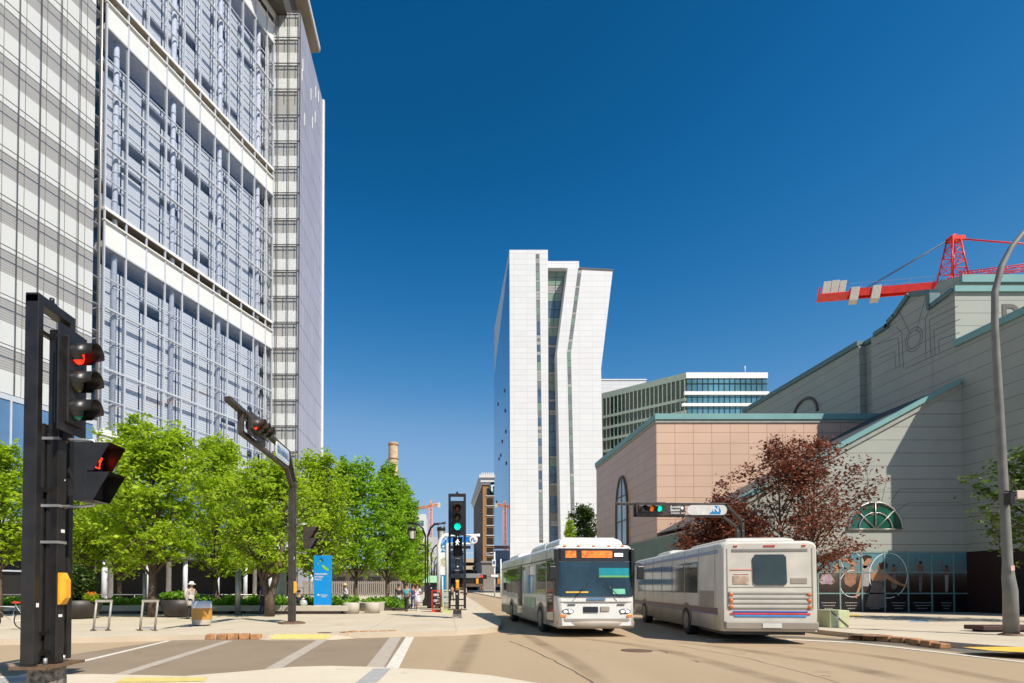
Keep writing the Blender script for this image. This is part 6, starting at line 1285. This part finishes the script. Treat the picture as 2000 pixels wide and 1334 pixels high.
p_ = at_(506, 1199); v = Vector(p_) + Vector((-.0, .05, 1.25)); b = thing('backpack', 'black backpack worn by the person in the blue shirt', 'backpack', v); MB().ball((0, 0, 0), .2, .8, .8, 1.35).build('pack', cl('black_bag', (.012, .012, .014)), b, world=False); MB().tube([(0, -.08, .2), (.14, -.1, .22), (.18, -.1, 0), (.1, -.1, -.2)], .02, 6).build('strap', cl('black_strap', (.012, .012, .014)), b, world=False)
v = P(584, 1190, 31.0); person('dark-clad person sitting on the planter bench behind the mast arm pole', (v.x, 31.0, PZ + .05), math.radians(10), 1.66, cl('black_jacket', (.015, .014, .016)), cl('black_trousers', (.012, .012, .014)), hdk, 0, ((0, -.05, -.1), (0, -.05, -.1)), sit=True, sleeves='long')
v = P(592, 1178, 30.7); b = thing('carrier_bag', 'silver-white plastic bag on the planter bench left of the blue sign', 'bag', (v.x, 30.7, zb_)); MB().loft([[Vector((r_ * math.cos(a) * (1 + .15 * math.sin(3 * a + z * 9)), r_ * .7 * math.sin(a), z)) for a in [2 * math.pi * q_ / 14 for q_ in range(14)]] for r_, z in ((.18, 0), (.22, .1), (.18, .25), (.06, .36), (.09, .42))]).build('bag_body', mat('silver_bag', (.5, .5, .5), .3, .2, .3, 12), b, world=False)
v = P(674, 1186, 33.0); person('person in a white top and straw hat walking behind the right bollard', (v.x, 33.0, PZ), math.radians(-60), 1.66, cl('white_top', (.62, .56, .58)), cl('dark_grey_trousers', (.05, .06, .08)), hbr, .15, ((0, .05, -.1), (0, .1, .1)), hat=cl('straw_hat', (.5, .38, .2)), sleeves='long')
person('person in a dark hooded top and pale jeans left of the walking group', at_(779, 1191), math.radians(15), 1.66, cl('dark_hoodie', (.03, .025, .028)), cl('pale_jeans', (.34, .40, .48)), hbr, .1, sleeves='long', group='pedestrians walking by the newspaper boxes')
person('person in a turquoise shirt and dark shorts reading something in the hands', at_(794, 1194), math.radians(-10), 1.66, cl('turquoise_shirt', (.06, .42, .44)), cl('dark_leggings_b', (.03, .025, .03)), hdk, .16, ((0, .05, .08), (0, .05, .08)), group='pedestrians walking by the newspaper boxes')
person('person in a blue-purple outfit partly behind the one in a white dress', at_(807, 1190), math.radians(10), 1.64, cl('indigo_top', (.05, .05, .22)), cl('indigo_trousers', (.05, .05, .20)), hbr, .14, sleeves='long', longhair=True, group='pedestrians walking by the newspaper boxes')
person('person with long brown hair in a white dress right of the walking group', at_(815, 1193), math.radians(-12), 1.66, cl('white_dress', (.68, .62, .66)), cl('white_shoes', (.6, .6, .6)), hbr, .16, ((.05, .05, .2), (0, .05, .05)), dress=True, longhair=True, group='pedestrians walking by the newspaper boxes')
for px, Y, c_ in ((938, 140, (.05, .03, .03)), (943, 142, (.2, .06, .05)), (883, 60, (.3, .2, .16))):
    v = P(px, 1160, Y); person({938: 'distant person in dark clothes on the far right pavement', 943: 'distant person in a reddish top on the far right pavement', 883: 'distant person seen between the posts of the framed traffic light'}[px], (v.x, Y, PZ), .2 * px % 1, 1.7, cl('far_top_%d' % px, c_), cl('far_bottom_%d' % px, (.04, .04, .05)), hdk, .12)

# ------------------------------------------------------------------ trees and planting
def leaf_mesh(pts, size, rng, up=.5, elong=1.5):
    """one small folded leaf (two triangles) per point"""
    n = len(pts); d = rng.normal(size=(n, 3)); d[:, 2] *= .5; d /= np.linalg.norm(d, axis=1, keepdims=True)
    nr = rng.normal(size=(n, 3)); nr[:, 2] = np.abs(nr[:, 2]) + up; w_ = np.cross(d, nr); w_ /= np.linalg.norm(w_, axis=1, keepdims=True) + 1e-9
    s = size * rng.uniform(.6, 1.35, (n, 1)); L_ = d * s * elong * .5; W_ = w_ * s * .42; nn = np.cross(w_, d)
    vs = np.stack([pts - L_, pts + W_ + nn * s * .08, pts + L_, pts - W_ + nn * s * .08], axis=1).reshape(-1, 3)
    f = np.arange(n * 4).reshape(n, 4); return vs, f
def np_mesh(name, vs, f, m_, parent=None):
    me = bpy.data.meshes.new(name); me.vertices.add(len(vs)); me.vertices.foreach_set('co', vs.astype(np.float32).ravel())
    me.loops.add(f.size); me.loops.foreach_set('vertex_index', f.astype(np.int32).ravel()); me.polygons.add(len(f))
    me.polygons.foreach_set('loop_start', np.arange(0, f.size, f.shape[1], dtype=np.int32)); me.update(calc_edges=True); me.materials.append(m_)
    o = bpy.data.objects.new(name, me); COL.objects.link(o); o.parent = parent; return o
def tree(name, label, px, Y, ytop, hw_px, ybase, seed, lm, bark, nleaf, size, shape='round', cat='tree', group=None, fork=False, dens=1.0, trunk_r=.14, x_world=None, flat=.35, zb=PZ):
    rng = np.random.default_rng(seed); r = random.Random(seed)
    X = P(px, 1000, Y).x if x_world is None else x_world; Ht = P(px, ytop, Y).z - zb; R = hw_px / F * Y; hb = max(1.4, P(px, ybase, Y).z - zb)
    t = thing(name, label, cat, (X, Y, zb), 0, group)
    def prof(u):       # crown radius fraction by height fraction
        if shape == 'cone': return max(.08, (1 - u) ** .6 * min(1, (u + .12) * 4.5))
        if shape == 'vase': return max(.1, math.sin(math.pi * min(1, max(0, (u * .92 + .06)))) ** .55) * (1.05 - .15 * (1 - u))
        return max(.08, math.sin(math.pi * min(1, max(0, u * .9 + .08))) ** .6)
    tr = MB(); segs = []; tops = []
    stems = [(0, 0)] if not fork else [(-.22, .1), (.25, -.05)]
    lean = r.uniform(-.15, .15)
    for (fx, fy) in stems:
        pts = [Vector((0, 0, 0)), Vector((fx * .3 + lean * .2, fy * .3, hb * .45)), Vector((fx * 2.2 + lean, fy * 2, hb * 1.1)), Vector((fx * 3.5 + lean, fy * 3, Ht * .55)), Vector((fx * 3.8 + lean * .6, fy * 3, Ht * .85))]
        rd = [trunk_r * 1.25, trunk_r, trunk_r * .75, trunk_r * .42, trunk_r * .12]; tr.tube(pts, rd, 9); tops.append(pts)
    tr.build('trunk', bark, t, world=False)
    br = MB(); cl_ = []
    nb = 34
    for i in range(nb):
        u = (i + r.random()) / nb; pts = r.choice(tops); z0_ = hb * (.75 + .2 * r.random()) + (Ht * .75 - hb * .7) * max(0, u - .15) 
        seg = 2 if z0_ < Ht * .55 else 3; a_, b_ = (pts[1], pts[2]) if z0_ < pts[2].z else (pts[2], pts[3]) if z0_ < pts[3].z else (pts[3], pts[4])
        f = min(1, max(0, (z0_ - a_.z) / max(.01, b_.z - a_.z))); s0 = a_.lerp(b_, f)
        ang = i * 2.4 + r.uniform(-.4, .4); uz = min(.97, u + .10 + .1 * r.random()); zz = hb + (Ht - hb) * uz; rr = R * prof(uz) * r.uniform(.7, 1.0)
        e = Vector((math.cos(ang) * rr + lean * .5, math.sin(ang) * rr, max(zz, s0.z + .2))); mid = s0.lerp(e, .5) + Vector((0, 0, .08 * (e - s0).length))
        tk_ = trunk_r * .38 * (1 - .5 * u); br.tube([s0, mid, e], [tk_, tk_ * .6, tk_ * .15], 5)
        for q_ in (.35, .5, .65, .8, .92, 1.0):
            p = s0.lerp(mid, q_ * 2) if q_ < .5 else mid.lerp(e, q_ * 2 - 1)
            for j in range(2):
                d = Vector((r.gauss(0, 1), r.gauss(0, 1), r.gauss(0, .45))).normalized() * r.uniform(.25, .9) * (R * .28 + .25); p2 = p + d; br.tube([p, p2], [tk_ * .3, tk_ * .08], 4); cl_.append(p2)
            cl_.append(p)
        if uz > .6 or r.random() < .3:
            for q_ in range(5): cl_.append(e + Vector((math.cos(ang) * .12 * q_, math.sin(ang) * .12 * q_, .17 * q_)))
    for i in range(9):
        a = r.uniform(0, 6.28); rr = R * r.uniform(0, .62); zt_ = hb + (Ht - hb) * (.80 + .24 * r.random()) ; p0 = Vector((math.cos(a) * rr * .6, math.sin(a) * rr * .6, zt_ - 1.5)); p1 = Vector((math.cos(a) * rr, math.sin(a) * rr, zt_)); br.tube([p0, p1], [.03, .008], 4)
        for q_ in range(7): cl_.append(p0.lerp(p1, q_ / 6) + Vector((r.gauss(0, .07), r.gauss(0, .07), 0)))
    br.build('branches', bark, t, world=False)
    extra = int(34 * dens)
    for i in range(extra):
        u = r.random(); rr = R * prof(u) * math.sqrt(r.uniform(.25, 1)); a = r.uniform(0, 6.283); cl_.append(Vector((math.cos(a) * rr + lean * .5, math.sin(a) * rr, hb + (Ht - hb) * u)))
    c = np.array([tuple(p) for p in cl_]); w8 = rng.uniform(.3, 1.7, len(c)); idx = rng.choice(len(c), int(nleaf * 1.25), p=w8 / w8.sum()); nleaf = int(nleaf * 1.25)
    sg = rng.uniform(.5, 1.3, len(c))[idx][:, None] * (R * .065 + .10)
    pts = c[idx] + rng.normal(size=(nleaf, 3)) * sg * np.array([1, 1, flat])
    # keep inside the envelope, droop tips
    uu = np.clip((pts[:, 2] - hb * .8) / (Ht - hb * .8), 0, 1); pr = np.array([prof(x) for x in np.linspace(0, 1, 60)]); th = np.arctan2(pts[:, 1], pts[:, 0]); q1, q2, q3 = rng.uniform(0, 6, 3); lim = (R * 1.08 * pr[(uu * 59).astype(int)] + .25) * (1 + .26 * np.sin(3 * th + q1 + 5 * uu) + .16 * np.sin(7 * th + q2 + 11 * uu) + .10 * np.sin(13 * th + q3 + 23 * uu)); rad = np.hypot(pts[:, 0], pts[:, 1])
    keep = (rad < lim) & (pts[:, 2] < Ht * 1.05) & (pts[:, 2] > hb * .72)
    # gaps: drop leaves in noisy pockets
    ph = rng.uniform(0, 6, 3); nz_ = np.sin(pts[:, 0] * 2.1 + ph[0]) + np.sin(pts[:, 1] * 2.3 + ph[1]) + np.sin(pts[:, 2] * 2.9 + ph[2]); keep &= (nz_ > -1.0) | (rng.random(nleaf) < .35)
    vs, f = leaf_mesh(pts[keep], size * .88, rng); np_mesh('crown', vs, f, lm, t)
    return t
TG = 'green plaza trees'
tl = [
 ('leafy green tree at the far left edge behind the near traffic light', 0, 27, 872, 72, 1100, 'round', 9000, .17, 0),
 ('bright green tree just right of the near traffic light', 168, 30, 905, 92, 1105, 'round', 10000, .17, 0),
 ('tallest broad bright green tree above the second planter bowl', 300, 27.5, 838, 130, 1105, 'vase', 17000, .18, 0),
 ('bright green tree between the tall broad tree and the mast arm', 425, 33, 862, 96, 1125, 'round', 11000, .18, 0),
 ('green tree with forked trunk directly behind the mast arm pole', 528, 28, 902, 102, 1118, 'vase', 11000, .17, 1),
 ('bright green tree above the blue plaza sign', 622, 37, 890, 84, 1132, 'round', 11000, .19, 0),
 ('green tree rising left of the brick chimney behind the right bollard', 695, 41, 908, 80, 1125, 'vase', 10500, .2, 0),
 ('pointed bright green tree in front of the brick chimney', 757, 46, 912, 76, 1132, 'cone', 13000, .21, 0),
 ('green tree at the right end of the plaza row beside the lamps', 792, 56, 955, 52, 1138, 'cone', 10000, .24, 0),
 ('low bushy green tree beyond the lamp posts at the plaza end', 812, 72, 1040, 34, 1150, 'round', 5000, .28, 0),
 ('shaded green tree deep behind the tall broad tree', 235, 40, 935, 90, 1120, 'round', 8000, .22, 0),
 ('shaded green tree deep behind the forked tree', 470, 44, 930, 90, 1125, 'round', 8000, .22, 0),
 ('shaded green tree deep behind the blue plaza sign', 640, 50, 940, 70, 1130, 'round', 7000, .24, 0)]
for i, (lab, px, Y, yt, hw_, yb, sh, nl, sz, fk) in enumerate(tl):
    tree('plaza_tree', lab, px, Y, yt, hw_, yb, 11 + i * 7, M['leaf'] if i not in (6, 7, 8) else M['leafd'], M['bark'], nl, sz, sh, group=TG, fork=bool(fk), trunk_r=.15 + .05 * (i in (2, 4)))
tree('copper_tree', 'large copper-red leaved tree on the mall corner behind the right bus', 1556, 30.2, 866, 172, 1130, 301, M['leafr'], M['barkred'], 14000, .155, 'vase', fork=True, trunk_r=.16, dens=.3, flat=.5).scale = (1, .58, 1)
tree('copper_tree', 'smaller reddish tree behind the glare-whitened blue mast arm sign', 1412, 30.8, 985, 88, 1110, 305, M['leafr'], M['barkred'], 10000, .155, 'vase', trunk_r=.12, dens=.6, flat=.5).scale = (1, .6, 1)
tree('corner_tree', 'dark green tree half out of view behind the right street light', 2062, 23, 865, 150, 1075, 402, mat('x', (0, 0, 0)) and leafmat('right_green_leaves', (.03, .07, .01), (.16, .26, .03), .35), M['barkred'], 5000, .17, 'round', dens=.5)
tree('street_tree', 'small dark green tree in front of the white angular tower', 1140, 66, 990, 38, 1100, 500, M['leaf2'], M['barkred'], 6000, .24, 'round')
tree('street_tree', 'small bright green sapling at the left of the dark green tree', 1112, 60, 1018, 16, 1110, 510, M['leaf'], M['bark'], 1800, .22, 'cone')
def scatter(name, boxes, n, size, m_, h, seed, parent=None, **k):
    rng = np.random.default_rng(seed); P_ = []
    for (x0, x1, y0, y1, z0, hh, wgt) in boxes:
        c = int(n * wgt); x = rng.uniform(x0, x1, c); y = rng.uniform(y0, y1, c); top = hh * (.65 + .35 * np.sin(x * 2.3 + y * 1.1) * np.cos(x * .9 - y * 2) + rng.normal(0, .06, c)); P_.append(np.stack([x, y, z0 + np.abs(rng.random(c) ** .5) * top], axis=1))
    pts = np.concatenate(P_); vs, f = leaf_mesh(pts, size, rng, .3); o = np_mesh(name, vs, f, m_, parent)
    for a, b in k.items(): o[a] = b
    return o
scatter('ground_cover', [(-27, -15.5, 31.4, 36, .3, .75, .4), (-15.5, -5.4, 31.4, 36, .3, .8, .45), (-5.2, -2.6, 35, 42, .2, .75, .15)], 42000, .13, M['hedge'], .5, 77, kind='stuff')
for x0_, x1_, y0_, y1_ in ((-28, -5.3, 31.36, 37.5), (-5.2, -2.4, 35, 43)): sheet('planting_bed', [(x0_, y0_), (x1_, y0_), (x1_, y1_), (x0_, y1_)], .34, mat('soil', (.06, .05, .03), .9), .18, kind='structure')
def bush(parent, r, h, n, m_, size, seed, z=.8):
    rng = np.random.default_rng(seed); d = rng.normal(size=(n, 3)); d /= np.linalg.norm(d, axis=1, keepdims=True); rad = rng.uniform(.5, 1, (n, 1)) ** .5
    pts = d * rad * np.array([r, r, h / 2]) + np.array([0, 0, z + h / 2]); vs, f = leaf_mesh(pts, size, rng); return np_mesh('foliage', vs, f, m_, parent)
for tb, r_, h_, m_, lab in ((tb1, .75, 1.7, M['leaf2'], 'dense dark green shrub growing in the planter bowl by the near traffic light'), (tb2, .9, .45, M['hedge'], 'low light green plants growing in the planter bowl behind the white-hatted person')):
    t = thing('potted_shrub' if h_ > 1 else 'potted_plants', lab, 'shrub' if h_ > 1 else 'plants', tb.location); bush(t, r_, h_, 3500 if h_ > 1 else 1800, m_, .12, int(h_ * 10)); MB().tube([(0, 0, .6), (0, 0, .6 + h_ * .6)], .04, 6).build('stem', M['bark'], t, world=False)
t = thing('potted_flowers', 'orange and yellow-green flowers at the right rim of the near planter bowl', 'flowers', tb1.location + Vector((.75, -.3, 0)))
bush(t, .32, .45, 500, M['leaf'], .1, 5, .75); bush(t, .28, .4, 120, mat('orange_petals', (.7, .12, .02), .6), .07, 6, .85).name = 'petals'

t = thing('plaza_back_building', 'low dark brown building with slatted fence behind the plaza trees left of the lamps', 'building', (-14, 105, 0))
MB().box(-36, -4.5, 108, 118, 0, 5.2).build('wall', mat('brown_back_wall', (.09, .065, .05), .8, 0, .3, .5), t)
MB().box(-36.2, -4.3, 107.8, 118.2, 5.2, 5.6).build('roof', M['slab'], t)
for k in range(9): MB().box(-35 + k * 3.4, -32.6 + k * 3.4, 107.86, 107.99, .9, 3.6).build('window', M['dark'], t)
t = thing('slatted_fence', 'pale grey slatted fence at the back of the plaza beds', 'fence', (-14, 90, 0)); b = MB()
for k in range(90): b.box(-34 + k * .32, -33.8 + k * .32, 90, 90.06, PZ, 2.6)
b.build('slats', mat('weathered_slats', (.26, .23, .20), .8), t); MB().box(-34, -5.2, 90.07, 90.14, 2.2, 2.4).build('rail', M['galv'], t)
